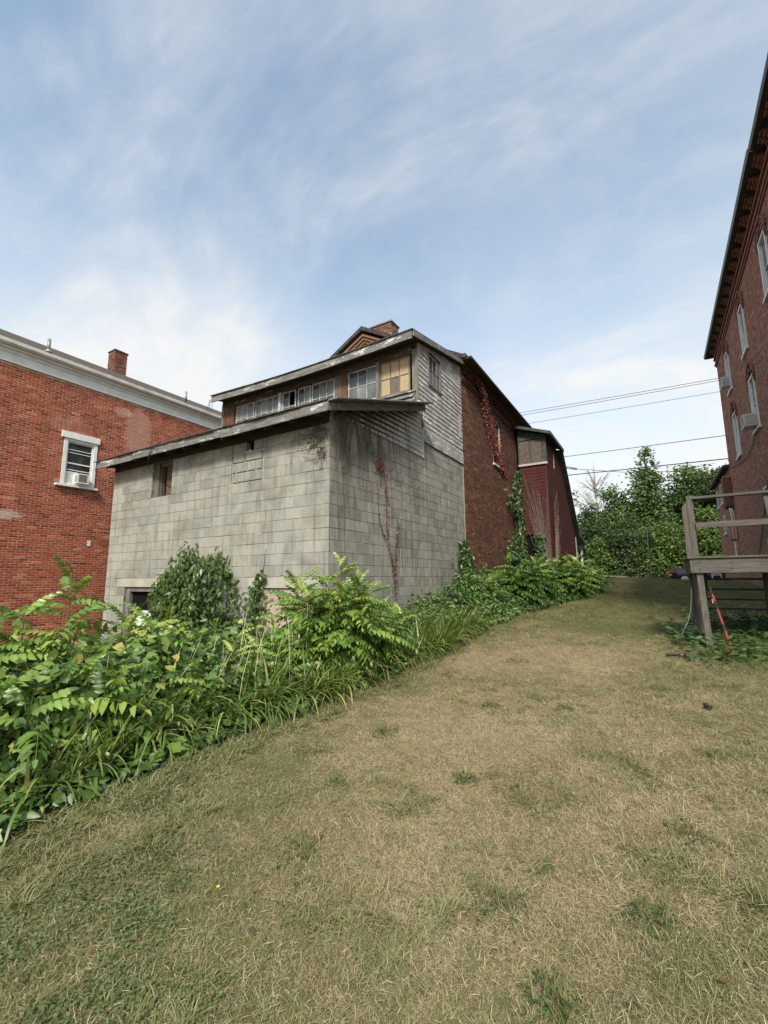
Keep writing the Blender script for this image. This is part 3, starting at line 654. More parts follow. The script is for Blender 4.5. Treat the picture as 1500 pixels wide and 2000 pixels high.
    part('rake_board', M['wood_y'], ur, lambda m: m.hexa([(-4.49, 8.70, RU(8.70) - .02), (-4.46, 8.70, RU(8.70) - .02), (-4.46, 12.0, RU(12.0) + .02), (-4.49, 12.0, RU(12.0) + .02), (-4.49, 8.70, RU(8.70) + .13), (-4.46, 8.70, RU(8.70) + .13), (-4.46, 12.0, RU(12.0) + .13), (-4.49, 12.0, RU(12.0) + .13)]))
    # old mortar scar at the joint with the brick wall
    def scar(m):
        z = -.3
        while z < 6.9:
            h = random.uniform(.08, .2); w = random.uniform(.03, .10)
            m.box(X0 - .01, X0 + .012, YB - .035, YB + w, z, z + h); z += h
    part('mortar_scar', M['lintel'], annex, scar)
build_annex()

# ------------------------------------------------------------------ main brick building behind the annex
BR_L, BR_H, BR_J = .215, .0745, .0145
mainb = root('brick_building', (-8.1, 17.0, 0), 'dark weathered brick gabled building behind the block annex', 'building')
def build_main():
    XR = X0 + .02
    op = [(14.95, 15.95, 5.44, 7.05)]
    part('wall_core', M['mortar_main'], mainb, lambda m: (m.box(XR - .3, XR - .006, YB, 14.95, -.3, 8.1), m.box(XR - .3, XR - .006, 15.95, 26, -.3, 8.1), m.box(XR - .3, XR - .006, 14.95, 15.95, -.3, 5.44), m.box(XR - .3, XR - .006, 14.95, 15.95, 7.05, 8.1),
          m.box(-11.6, -11.3, YB + .3, 26, -.3, 8.1), m.box(-11.3, XR - .3, 25.7, 26, -.3, 8.1)))
    rows = running_bond(YB + .005, 18.4, .2, 7.40, BR_L, BR_H, BR_J, op, 0, tint=(.48, .2), dj=.0009)
    rows[:, 4] = np.clip(rows[:, 4] + .28 * np.exp(-(rows[:, 0] - 12.05) / .6) * RNG.random(len(rows)), 0, 1)
    pieces_as_parts('brick', rows, .03, .003, 'x', XR - .03, 1, M['brick_main'], mainb, 0, lambda r: 1, 'brick_courses')
    # corbelled cornice bands
    co = part('cornice', M['brick_main'], mainb, lambda m: (m.box(XR - .02, XR + .035, YB + .01, 25.9, 7.405, 7.47, .4), m.box(XR - .02, XR + .06, YB + .01, 25.9, 7.472, 7.54, .25), m.box(XR - .02, XR + .03, YB + .01, 25.9, 7.545, 7.78, .35), m.box(XR - .02, XR + .10, YB + .01, 25.9, 7.785, 7.86, .2), m.box(XR - .02, XR + .15, YB + .01, 25.9, 7.862, 7.95, .3)), tint=True)
    for k in range(34):
        y = YB + .1 + k * .40
        part('dentil', M['brick_main'], co, lambda m: m.box(XR + .028, XR + .10, y, y + .2, 7.66, 7.783, random.random() * .5), tint=True)
    # bricked opening with white frame edge behind the red creeper
    wf = part('window_frame', M['white_dirty'], mainb, lambda m: (m.box(XR - .10, XR - .02, 14.96, 15.04, 5.5, 7.05), m.box(XR - .10, XR - .02, 15.86, 15.94, 5.5, 7.05)))
    part('window_board', M['brownpanel'], wf, lambda m: m.box(XR - .08, XR - .05, 15.04, 15.86, 5.5, 7.05))
    part('window_sill', M['white_dirty'], wf, lambda m: m.box(XR - .1, XR + .06, 14.88, 16.02, 5.42, 5.495))
    # gable facing the annex
    AX, AZ, EX, EZ = -8.10, 10.02, 3.72, .56
    gz_ = lambda x: AZ - abs(x - AX) * EZ
    part('gable_core', M['mortar_main'], mainb, lambda m: m.prism([(-11.6, 4.6), (X0 + .004, 4.6), (X0 + .004, gz_(X0) - .02), (AX, AZ - .02), (-11.6, gz_(-11.6) - .02)], 1, YB + .015, YB + .29))
    gr = running_bond(-11.5, X0 - .02, 7.3, 10.0, BR_L, BR_H, BR_J, (), 0, tint=(.5, .22), dj=.0009, ztop=lambda x: gz_(x) - .04)
    pieces_as_parts('brick', gr, .03, .003, 'y', YB + .022, -1, M['brick_gable'], mainb, 0, lambda r: 1, 'gable_bricks')
    for k, (d0, d1, o) in enumerate(((.36, .27, .05), (.262, .16, .10), (.152, .06, .15))):
        part('raking_corbel', M['brick_gable'], mainb, lambda m: (
            m.prism([(AX, AZ - d0), (X0 - .02, gz_(X0) - d0), (X0 - .02, gz_(X0) - d1), (AX, AZ - d1)], 1, YB - o, YB - .012, .5),
            m.prism([(-11.55, gz_(-11.55) - d0), (AX, AZ - d0), (AX, AZ - d1), (-11.55, gz_(-11.55) - d1)], 1, YB - o, YB - .012, .45)), tint=True)
    rz = lambda x: AZ + .03 - abs(x - AX) * EZ
    rf = part('roof', M['roof_dark'], mainb, lambda m: (
        m.hexa([(AX, YB - .24, rz(AX)), (-4.36, YB - .24, rz(-4.36)), (-4.36, 26.2, rz(-4.36)), (AX, 26.2, rz(AX)), (AX, YB - .24, rz(AX) + .15), (-4.36, YB - .24, rz(-4.36) + .13), (-4.36, 26.2, rz(-4.36) + .13), (AX, 26.2, rz(AX) + .15)]),
        m.hexa([(-11.84, YB - .24, rz(-11.84)), (AX - .001, YB - .24, rz(AX)), (AX - .001, 26.2, rz(AX)), (-11.84, 26.2, rz(-11.84)), (-11.84, YB - .24, rz(-11.84) + .13), (AX - .001, YB - .24, rz(AX) + .15), (AX - .001, 26.2, rz(AX) + .15), (-11.84, 26.2, rz(-11.84) + .13)])))
    part('eave_board', M['cornice_dark'], rf, lambda m: m.box(-4.44, -4.185, YB - .20, 26.1, 7.955, 8.02))
    def cours(m):
        y = YB - .26
        while y < 25:
            h = random.uniform(.5, .9); m.box(-4.42, -4.335 + random.uniform(-.015, .02), y, y + h - .02, rz(-4.36) + .05, rz(-4.36) + .15 + random.uniform(0, .02)); y += h
    part('shingle_edge', M['roof_brown'], rf, cours)
    # chimney just behind the gable peak
    ch = part('chimney', M['mortar_main'], mainb, lambda m: m.box(-8.15, -7.33, 12.55, 13.05, 9.3, 10.50))
    def chb(m):
        for k in range(15):
            z = 9.35 + k * BR_H
            for j in range(4):
                a = -8.165 + j * .2125 - (.1 if k % 2 else 0); b = a + .20
                m.box(max(a, -8.165), min(b, -7.315), 12.535, 12.56, z, z + .063, random.random())
            for j in range(3):
                a = 12.55 + j * .2125 - (.1 if k % 2 else 0)
                m.box(-7.34, -7.314, max(a, 12.562), min(a + .2, 13.04), z, z + .063, random.random())
    part('chimney_bricks', M['brick_gable'], ch, chb, tint=True)
    part('flashing', M['metal'], ch, lambda m: m.box(-8.0, -7.30, 12.525, 12.534, 9.75, 10.08))
    part('chimney_cap', M['stone'], ch, lambda m: m.box(-8.20, -7.28, 12.50, 13.10, 10.502, 10.55))
build_main()

# ------------------------------------------------------------------ red timber shed on the side of the brick building
shed = root('red_shed', (-3.9, 20.5, .8), 'dark red timber lean-to with faded green trim on the brick building', 'shed')
def build_shed():
    FY, XA, XB = 17.9, X0 + .16, -3.40
    prof = [(FY, 1.0), (24.0, 1.0), (24.0, 3.55), (20.6, 7.02), (FY, 7.02)]    # side outline
    core = part('shed_body', M['red_y'], shed, lambda m: m.prism([(FY + .1, .8), (24, .8), (24, 3.5), (20.5, 6.95), (FY + .1, 6.95)], 0, XA, XB - .03))
    # front boards leave the doorway open
    z = .9
    while z < 5.92:
        h = .135; segs = [(XA, XB)]
        if z < 3.10: segs = [(XA, -4.40), (-3.93, XB)]
        for a, b in segs:
            part('siding_board', M['red'], core, lambda m: m.hexa([(a, FY - .018, z), (b, FY - .018, z), (b, FY + .10, z), (a, FY + .10, z), (a, FY - .002, z + h + .006), (b, FY - .002, z + h + .006), (b, FY + .10, z + h + .006), (a, FY + .10, z + h + .006)]))
        z += h
    z = .9
    while z < 7.07:
        h = .135; ye = min(24.0, 20.6 + (7.02 - z - h) / (7.02 - 3.55) * 3.4) if z > 3.4 else 24.0
        part('siding_board', M['red_y'], core, lambda m: m.hexa([(XB - .025, FY + .11, z), (XB + .018, FY + .11, z), (XB + .018, ye, z), (XB - .025, ye, z), (XB - .025, FY + .11, z + h + .006), (XB + .002, FY + .11, z + h + .006), (XB + .002, ye, z + h + .006), (XB - .025, ye, z + h + .006)]))
        z += h
    part('doorway', M['dark'], shed, lambda m: m.box(-4.398, -3.932, FY + .07, FY + .095, .8, 3.10))
    part('door_post', M['wood_z'], shed, lambda m: m.box(-4.44, -4.385, FY - .03, FY + .06, .8, 3.08))
    wb = part('boarded_window', M['osb_pale'], shed, lambda m: (m.box(-4.44, -4.005, FY - .005, FY + .05, 6.04, 7.0), m.box(-3.995, -3.56, FY - .005, FY + .05, 6.04, 7.0)))
    part('corner_trim', M['green'], wb, lambda m: (m.box(XA, -4.445, FY - .03, FY + .06, 6.0, 7.3), m.box(-3.555, XB + .02, FY - .03, FY + .06, 6.0, 7.0)))
    part('center_trim', M['green'], wb, lambda m: m.box(-4.03, -3.97, FY - .02, FY - .006, 6.04, 7.0))
    part('window_sill', M['clap_low'], wb, lambda m: m.box(XA, XB + .05, FY - .07, FY + .02, 5.95, 6.03))
    part('header_board', M['green'], wb, lambda m: m.prism([(XA, 7.03), (XB + .02, 7.02), (XB + .02, 7.12), (XA, 7.52)], 1, FY - .035, FY + .05))
    # roof: sheds outward, then a long fall to the far low eave
    rz = lambda x: 7.60 - (x + 4.47) * .36
    rf = part('shed_roof', M['roof_green'], shed, lambda m: (
        m.hexa([(XA - .06, FY - .28, rz(XA)), (-3.16, FY - .28, rz(-3.16)), (-3.16, 20.6, rz(-3.16)), (XA - .06, 20.6, rz(XA)), (XA - .06, FY - .28, rz(XA) + .06), (-3.16, FY - .28, rz(-3.16) + .06), (-3.16, 20.6, rz(-3.16) + .06), (XA - .06, 20.6, rz(XA) + .06)]),
        m.hexa([(XA, 20.6, 7.0), (-3.18, 20.6, 7.08), (-3.18, 24.1, 3.55), (XA, 24.1, 3.55), (XA, 20.6, 7.16), (-3.18, 20.6, 7.18), (-3.18, 24.1, 3.66), (XA, 24.1, 3.66)]),
        m.hexa([(XA, 24.101, 3.55), (-3.18, 24.101, 3.55), (-3.18, 26.2, 3.22), (XA, 26.2, 3.22), (XA, 24.101, 3.66), (-3.18, 24.101, 3.66), (-3.18, 26.2, 3.30), (XA, 26.2, 3.30)])))
    part('roof_edge', M['green'], rf, lambda m: (m.hexa([(XA - .05, FY - .30, rz(XA) - .07), (-3.15, FY - .30, rz(-3.15) - .07), (-3.15, FY - .284, rz(-3.15) - .07), (XA - .05, FY - .284, rz(XA) - .07), (XA - .05, FY - .30, rz(XA) + .05), (-3.15, FY - .30, rz(-3.15) + .05), (-3.15, FY - .284, rz(-3.15) + .05), (XA - .05, FY - .284, rz(XA) + .05)]),
        m.box(-3.155, -3.13, FY - .30, 20.6, rz(-3.15) - .09, rz(-3.15) + .05)))
    part('wire_bracket', M['wood_x'], rf, lambda m: m.beam((-3.2, 21.3, 6.5), (-2.75, 21.4, 6.38), .08, .08))
    part('corner_trim', M['clap_low'], shed, lambda m: (m.box(XB - .02, XB + .035, 23.96, 24.06, .8, 3.5), m.box(XB - .02, XB + .03, 19.35, 19.42, 6.06, 6.75)))
    part('porch_post', M['white_dirty'], shed, lambda m: m.box(-3.45, -3.36, 25.9, 26.0, .9, 3.22))
    part('notice_plate', M['white_dirty'], shed, lambda m: m.box(-3.72, -3.60, FY - .034, FY - .02, 1.72, 2.0))
build_shed()

# ------------------------------------------------------------------ left brick building
LX = -16.0
leftb = root('red_brick_house', (-20.6, 10, -.8), 'bright red painted brick house with white cornice at the left', 'building')
def build_left():
    win = (6.40, 7.40, 4.53, 6.08)
    part('wall_core', M['mortar_left'], leftb, lambda m: (m.box(LX - .3, LX - .005, -6, win[0], -1.2, 8.0), m.box(LX - .3, LX - .005, win[1], 24, -1.2, 8.0), m.box(LX - .3, LX - .005, win[0], win[1], -1.2, win[2]), m.box(LX - .3, LX - .005, win[0], win[1], win[3], 8.0), m.box(-25.2, LX - .3, -6, -5.7, -1.2, 8), m.box(-25.2, LX - .3, 23.7, 24, -1.2, 8)))
    rows = running_bond(1.5, 16.5, -.4, 7.95, BR_L, BR_H, BR_J, [win], 0, tint=(.54, .22), dj=.0009)
    rows[:, 4] = np.where(RNG.random(len(rows)) < .05, rows[:, 4] * .35, rows[:, 4])
    def score(r):
        y, z = (r[0] + r[1]) / 2, (r[2] + r[3]) / 2
        if y < 4.9 or z < 1.5 or y > 10.5: return 0
        d = math.dist((LX, y, z), (0, 0, CAM_H)); return (16 / d) / d ** 2
    pieces_as_parts('brick', rows, .03, .003, 'x', LX - .03, 1, M['brick_left'], leftb, 300, score, 'brick_courses')
    part('arch_bricks', M['brick_left'], leftb, lambda m: [m.hexa([(LX - .01, 6.36 + i * .078, 6.30 + .12 * math.sin(i / 14 * math.pi)), (LX + .006, 6.36 + i * .078, 6.30 + .12 * math.sin(i / 14 * math.pi)), (LX + .006, 6.425 + i * .078, 6.30 + .12 * math.sin((i + .8) / 14 * math.pi)), (LX - .01, 6.425 + i * .078, 6.30 + .12 * math.sin((i + .8) / 14 * math.pi)),
         (LX - .01, 6.36 + i * .078, 6.50 + .12 * math.sin(i / 14 * math.pi)), (LX + .006, 6.36 + i * .078, 6.50 + .12 * math.sin(i / 14 * math.pi)), (LX + .006, 6.425 + i * .078, 6.50 + .12 * math.sin((i + .8) / 14 * math.pi)), (LX - .01, 6.425 + i * .078, 6.50 + .12 * math.sin((i + .8) / 14 * math.pi))], random.random()) for i in range(14)], tint=True)
    mp = mapper('x', LX, 1)
    def fr(m):
        bar(m, mp, 6.40, 6.50, -.10, .03, 4.56, 6.08); bar(m, mp, 7.30, 7.40, -.10, .03, 4.56, 6.08); bar(m, mp, 6.50, 7.30, -.10, .025, 6.0, 6.08)
    w = part('window_frame', M['white'], leftb, fr)
    part('window_head', M['white'], w, lambda m: bar(m, mp, 6.31, 7.45, -.02, .07, 6.085, 6.29))
    part('window_sill', M['white'], w, lambda m: bar(m, mp, 6.25, 7.48, -.1, .12, 4.485, 4.555))
    part('storm_frame', M['white'], w, lambda m: (frame_rect(m, mp, 6.505, 7.295, 4.57, 5.995, .045, -.05, -.015), bar(m, mp, 6.55, 7.25, -.052, -.018, 5.26, 5.30), bar(m, mp, 6.55, 7.25, -.05, -.02, 5.05, 5.075), bar(m, mp, 6.55, 7.25, -.05, -.02, 5.62, 5.64), bar(m, mp, 6.55, 7.25, -.05, -.02, 5.72, 5.74), bar(m, mp, 6.55, 7.25, -.054, -.02, 4.96, 5.0)))
    part('upper_pane', M['glass_dark'], w, lambda m: bar(m, mp, 6.551, 7.249, -.045, -.04, 5.302, 5.95))
    part('lower_pane', M['glass_dark'], w, lambda m: bar(m, mp, 6.551, 7.249, -.044, -.039, 5.0, 5.258))
    part('side_panel', M['white_dirty'], w, lambda m: (bar(m, mp, 6.551, 6.76, -.045, -.03, 4.62, 4.958), bar(m, mp, 7.14, 7.249, -.045, -.03, 4.62, 4.958)))
    # cornice, gutter, roof
    c = part('frieze_board', M['white'], leftb, lambda m: m.box(LX - .02, LX + .05, -6, 24, 7.955, 8.28))
    part('cornice_molding', M['white'], c, lambda m: m.prism([(LX + .051, 8.22), (LX + .07, 8.23), (LX + .11, 8.32), (LX + .17, 8.34), (LX + .17, 8.40), (LX + .051, 8.40)], 1, -6.1, 24.1))
    part('gutter', M['white_dirty'], c, lambda m: m.prism([(LX + .12, 8.402), (LX + .24, 8.402), (LX + .29, 8.46), (LX + .30, 8.56), (LX + .285, 8.56), (LX + .27, 8.47), (LX + .23, 8.418), (LX + .12, 8.418)], 1, -6.1, 24.1))
    rz = lambda x: 8.52 + (LX + .27 - x) * .51
    rf = part('roof', M['roof_brown'], leftb, lambda m: (m.hexa([(LX + .27, -6.2, 8.45), (LX + .27, 24.2, 8.45), (-20.6, 24.2, rz(-20.6) - .1), (-20.6, -6.2, rz(-20.6) - .1), (LX + .27, -6.2, 8.52), (LX + .27, 24.2, 8.52), (-20.6, 24.2, rz(-20.6)), (-20.6, -6.2, rz(-20.6))]),
        m.hexa([(-20.601, -6.2, rz(-20.6) - .1), (-20.601, 24.2, rz(-20.6) - .1), (-25.7, 24.2, 8.5), (-25.7, -6.2, 8.5), (-20.601, -6.2, rz(-20.6)), (-20.601, 24.2, rz(-20.6)), (-25.7, 24.2, 8.56), (-25.7, -6.2, 8.56)])))
    ch = part('chimney', M['mortar_main'], leftb, lambda m: m.box(-20.90, -20.36, 9.80, 10.34, 10.6, 11.92))
    def chb(m):
        for k in range(17):
            z = 10.64 + k * BR_H
            for j in range(4):
                a = 9.787 + j * .2125 - (.1 if k % 2 else 0); m.box(-20.37, -20.344, max(a, 9.787), min(a + .2, 10.353), z, z + .062, random.random()) if a < 10.3 else None
                a = -20.913 + j * .2125 - (.1 if k % 2 else 0); m.box(max(a, -20.913), min(a + .2, -20.372), 9.785, 9.81, z, z + .062, random.random()) if a < -20.42 else None
    part('chimney_bricks', M['brick_chim'], ch, chb, tint=True)
    part('chimney_cap', M['roof_brown'], ch, lambda m: m.box(-20.94, -20.32, 9.76, 10.38, 11.923, 11.98))
    vp = part('vent_pipe', M['metal'], leftb, lambda m: m.tube([(-16.15, 5.76, 8.75), (-16.15, 5.76, 9.22)], .05, 10), smooth=True)
    part('pipe_collar', M['metal'], vp, lambda m: m.tube([(-16.15, 5.76, 8.76), (-16.15, 5.76, 8.86)], [.11, .055], 10))
    part('vent_pipe', M['metal'], leftb, lambda m: m.tube([(-17.4, 11.5, 9.4), (-17.4, 11.5, 9.85)], .045, 10), smooth=True)
    part('wall_outlet', M['white_dirty'], leftb, lambda m: (bar(m, mp, 7.36, 7.46, .002, .02, 2.62, 2.80)))
build_left()

# ------------------------------------------------------------------ air conditioners
def ac_unit(name, mp, u0, u1, o0, o1, z0, z1, label, loc):
    r = root(name, loc, label, 'air conditioner', 'window air conditioners')
    b = part('casing', M['ac'], r, lambda m: bar(m, mp, u0, u1, o0, o1, z0, z1))
    part('rear_grille', M['ac_grille'], b, lambda m: bar(m, mp, u0 + .05, u1 - .05, o1 + .001, o1 + .006, z0 + .04, z1 - .04))
    part('rear_frame', M['ac'], b, lambda m: frame_rect(m, mp, u0 - .004, u1 + .004, z0 - .004, z1 + .004, .04, o1 - .01, o1 + .012))
    def louv(m):
        for k in range(6): z = z0 + .05 + k * (z1 - z0 - .1) / 6; bar(m, mp, u0 - .004, u0 - .001, o0 + .06, o1 - .03, z, z + .018)
    part('side_louvres', M['ac_grille'], b, louv); return r
ac_unit('air_conditioner', mapper('x', LX, 1), 6.80, 7.13, -.02, .22, 4.62, 4.94, 'small white air conditioner in the left red brick house window', (LX + .1, 6.96, 4.6))

# ------------------------------------------------------------------ right brick building
RX = 3.5
rightb = root('tall_brick_building', (9, 17, .6), 'tall brown-red brick building with arched windows at the right edge', 'building')
def build_right():
    Y1 = 27.6
    mp = mapper('x', RX, -1)
    w3 = [(c - .45, c + .45, 9.80, 11.62) for c in (24.42, 20.30, 16.15, 12.0)]
    w2 = [(c - .45, c + .45, 6.74, 8.70) for c in (24.27, 20.05, 15.9, 11.8)]
    w1 = [(c - .45, c + .45, 2.75, 4.62) for c in (19.95, 15.8)]
    wins = w3 + w2 + w1; arch = .26
    ops = [(a, b, c, d + (arch if (a, b, c, d) not in w1 else 0)) for (a, b, c, d) in wins]
    def core(m):
        m.box(RX + .10, RX + .4, 6, Y1 - .02, -.2, 12.4); m.box(RX + .4, 15, Y1 - .3, Y1 - .02, -.2, 12.4); m.box(RX + .4, 15, 6, 6.3, -.2, 12.4); m.box(14.7, 15, 6.3, Y1 - .3, -.2, 12.4)
        ys = sorted({6.0, Y1 - .02} | {v for o in ops for v in o[:2]}); zs = sorted({-.2, 12.4} | {v for o in ops for v in o[2:]})
        for i in range(len(ys) - 1):
            for j in range(len(zs) - 1):
                cy, cz = (ys[i] + ys[i + 1]) / 2, (zs[j] + zs[j + 1]) / 2
                if any(a < cy < b and c < cz < d for a, b, c, d in ops): continue
                m.add([(RX + .006, ys[i], zs[j]), (RX + .006, ys[i + 1], zs[j]), (RX + .006, ys[i + 1], zs[j + 1]), (RX + .006, ys[i], zs[j + 1])], [(0, 1, 2, 3)])
    part('wall_core', M['mortar_right'], rightb, core)
    rows = running_bond(11.0, Y1, .4, 12.25, BR_L, BR_H, BR_J, ops, 0, tint=(.5, .2), dj=.0009)
    pieces_as_parts('brick', rows, .03, .003, 'x', RX + .03, -1, M['brick_right'], rightb, 0, lambda r: 1, 'brick_courses')
    er = running_bond(RX - .0, 14.8, .4, 12.25, BR_L, BR_H, BR_J, (), 0, tint=(.55, .18), dj=.0009)
    for k, (a, b, c, d) in enumerate(wins):
        fl = (a, b, c, d) in w1
        f = part('window_frame', M['white'], rightb, lambda m: (bar(m, mp, a, a + .07, -.10, .045, c, d), bar(m, mp, b - .07, b, -.10, .045, c, d), bar(m, mp, a + .07, b - .07, -.10, .04, d - .07, d)))
        zm = (c + d) / 2
        part('upper_sash', M['white_old'], f, lambda m: (frame_rect(m, mp, a + .075, b - .075, zm - .02, d - .075, .05, -.07, -.035)))
        part('lower_sash', M['white_old'], f, lambda m: (frame_rect(m, mp, a + .075, b - .075, c + .005, zm + .03, .05, -.098, -.071)))
        part('pane', M['glass'], f, lambda m: bar(m, mp, a + .12, b - .12, -.06, -.055, zm + .03, d - .12))
        part('pane', M['glass'], f, lambda m: bar(m, mp, a + .12, b - .12, -.09, -.085, c + .055, zm - .02))
        part('window_sill', M['white'], f, lambda m: bar(m, mp, a - .10, b + .10, -.1, .09, c - .09, c - .004))
        if fl: continue
        tym = part('arch_infill', M['cornice_dark'], f, lambda m: bar(m, mp, a, b, -.095, -.08, d + .004, d + arch))
        def hood(m):
            cy = (a + b) / 2; n = 13
            for i in range(n):
                t0, t1 = math.radians(180 * i / n + 1.2), math.radians(180 * (i + 1) / n - 1.2)
                for (r0, r1, o) in ((.46, .62, .035), (.625, .70, .07)):
                    pts = []
                    for (r, t) in ((r0, t0), (r1, t0), (r1, t1), (r0, t1)):
                        pts.append((cy + r * math.cos(t), d - .10 + .56 * r * math.sin(t) / .62 * 1.0 + .02))
                    V = [mp((p[0], -.02, p[1])) for p in pts] + [mp((p[0], o, p[1])) for p in pts]
                    m.hexa(V, .15 + .3 * random.random())
            for s in (-1, 1):
                for j in range(3): bar(m, mp, cy + s * .54 - .08, cy + s * .54 + .08, -.01, .07 - .018 * j, d - .16 - j * BR_H, d - .16 - (j - 1) * BR_H - BR_J, .2)
            bar(m, mp, cy - .09, cy + .09, -.01, .10, d + .40, d + .46, .2); bar(m, mp, cy - .08, cy + .08, -.01, .085, d + .48, d + .54, .3)
        part('arch_hood', M['brick_right'], f, hood, tint=True)
    # cornice
    co = part('cornice_band', M['brick_right'], rightb, lambda m: (bar(m, mp, 6, Y1, -.02, .05, 12.25, 12.33, .3), bar(m, mp, 6, Y1 + .05, -.02, .09, 12.335, 12.41, .2), bar(m, mp, 6, Y1 + .02, -.02, .04, 12.415, 12.62, .5), bar(m, mp, 6, Y1 + .06, -.02, .11, 12.625, 12.70, .25)), tint=True)
    part('cornice_panel', M['cornice_dark'], co, lambda m: bar(m, mp, 6, Y1 + .05, -.02, .06, 12.702, 12.92))
    y = 7.0
    while y < Y1 - .1:
        for q in (0, .24):
            part('corbel_bracket', M['brick_right'], co, lambda m: (bar(m, mp, y + q, y + q + .11, .062, .15, 12.71, 12.78, .1), bar(m, mp, y + q - .01, y + q + .12, .062, .22, 12.785, 12.85, .25), bar(m, mp, y + q - .02, y + q + .13, .062, .30, 12.855, 12.918, .15)), tint=True)
        y += .82
    rf = part('roof', M['roof_dark'], rightb, lambda m: (m.box(RX - .34, 15.3, 5.7, Y1 + .3, 12.922, 12.99), m.prism([(RX - .30, 12.992), (15.2, 12.992), (9.3, 14.2)], 1, 5.8, Y1 + .2)))
    part('gutter', M['gutter_dark'], rf, lambda m: m.prism([(RX - .30, 12.93), (RX - .44, 12.95), (RX - .47, 13.02), (RX - .47, 13.08), (RX - .455, 13.08), (RX - .43, 12.965), (RX - .30, 12.945)], 1, 14.2, Y1 + .32))
    part('gutter', M['gutter_dark'], rf, lambda m: m.prism([(RX - .30, 12.93), (RX - .42, 12.95), (RX - .45, 13.01), (RX - .45, 13.07), (RX - .435, 13.07), (RX - .41, 12.965), (RX - .30, 12.945)], 1, 5.7, 14.19))
    part('end_wall', M['brick_right'], rightb, lambda m: m.box(RX + .01, 15, Y1 + .001, Y1 + .03, 0, 12.4, .6), tint=True)
build_right()
wing = root('brick_rear_wing', (6, 30.8, 1.0), 'lower brick wing beyond the tall brown-red building', 'building')
def build_wing():
    mp = mapper('x', RX, -1)
    ops = [(31.2, 31.95, 5.62, 6.72), (33.0, 33.7, 5.6, 6.6), (31.1, 31.9, 3.9, 4.9)]
    part('wall_core', M['mortar_right'], wing, lambda m: m.box(RX + .006, 9, 27.64, 34.2, .5, 6.95))
    rows = running_bond(27.66, 34.2, .9, 6.9, BR_L, BR_H, BR_J, ops, 0, tint=(.55, .2), dj=.0009)
    pieces_as_parts('brick', rows, .03, .003, 'x', RX + .03, -1, M['brick_right'], wing, 0, lambda r: 1, 'brick_courses')
    for (a, b, c, d) in ops:
        f = part('window_frame', M['white'], wing, lambda m: (frame_rect(m, mp, a, b, c, d, .07, -.012, .03), bar(m, mp, a - .08, b + .08, -.01, .09, c - .08, c - .003)))
        part('pane', M['glass_dark'], f, lambda m: bar(m, mp, a + .07, b - .07, -.011, .0, c + .07, d - .07))
    part('roof', M['roof_dark'], wing, lambda m: m.hexa([(RX - .28, 27.65, 6.9), (9, 27.65, 8.0), (9, 34.5, 8.0), (RX - .28, 34.5, 6.9), (RX - .28, 27.65, 7.05), (9, 27.65, 8.15), (9, 34.5, 8.15), (RX - .28, 34.5, 7.05)]))
    ch = part('projecting_chimney', M['mortar_left'], wing, lambda m: m.box(3.195, RX - .03, 27.64, 28.3, 4.98, 6.5))
    def cb(m):
        for k in range(20):
            z = 4.98 + k * BR_H
            for j in range(3):
                a = 3.18 + j * .16 - (.08 if k % 2 else 0); m.box(max(a, 3.18), min(a + .148, 3.475), 27.615, 27.65, z, z + .062, .3 + .6 * random.random())
            for j in range(4):
                a = 27.66 + j * .215 - (.1 if k % 2 else 0); m.box(3.178, 3.2, max(a, 27.652), min(a + .2, 28.3), z, z + .062, .3 + .6 * random.random())
    part('chimney_bricks', M['brick_chim'], ch, cb, tint=True)
    part('chimney_corbel', M['cornice_dark'], ch, lambda m: m.prism([(3.17, 4.97), (3.47, 4.97), (3.47, 4.72), (3.36, 4.80)], 1, 27.62, 28.3))
    for x, a, b in ((3.36, 4.85, 3.42), (3.44, 4.85, 2.2)):
        part('cream_pipe', M['cream'], wing, lambda m: m.tube([(x - .06, 27.58, a), (x, 27.55, a - .25), (x, 27.55, b)], .035, 8), smooth=True)
    part('cream_panel', M['cream'], wing, lambda m: m.box(3.32, 3.47, 27.585, 27.63, 3.32, 4.75))
    part('pipe_shelf', M['cornice_dark'], wing, lambda m: m.box(3.22, 3.49, 27.52, 27.66, 3.24, 3.32))
    part('cream_pipe', M['cream'], wing, lambda m: m.tube([(3.36, 27.56, 3.24), (3.36, 27.56, 1.4)], .03, 8), smooth=True)
build_wing()
ac_unit('air_conditioner', mapper('x', RX, -1), 24.06, 24.62, -.06, .34, 9.95, 10.38, 'white air conditioner hanging from a top-storey window of the tall brick building', (RX - .15, 24.3, 9.9))
ac_unit('air_conditioner', mapper('x', RX, -1), 19.70, 20.32, -.06, .42, 6.80, 7.24, 'white air conditioner in a middle-storey window of the tall brick building', (RX - .15, 20.0, 6.8))
tag(part('facade_cable', M['wire'], None, lambda m: m.tube([(3.46, 20.4, 6.66), (3.46, 21.2, 6.4), (3.46, 22.3, 6.25), (3.46, 24.0, 6.35), (3.46, 26.0, 6.62), (3.46, 27.5, 6.95), (3.4, 27.9, 7.2)], .014, 5)), 'thin dark cable sagging across the wall of the tall brick building', 'cable')

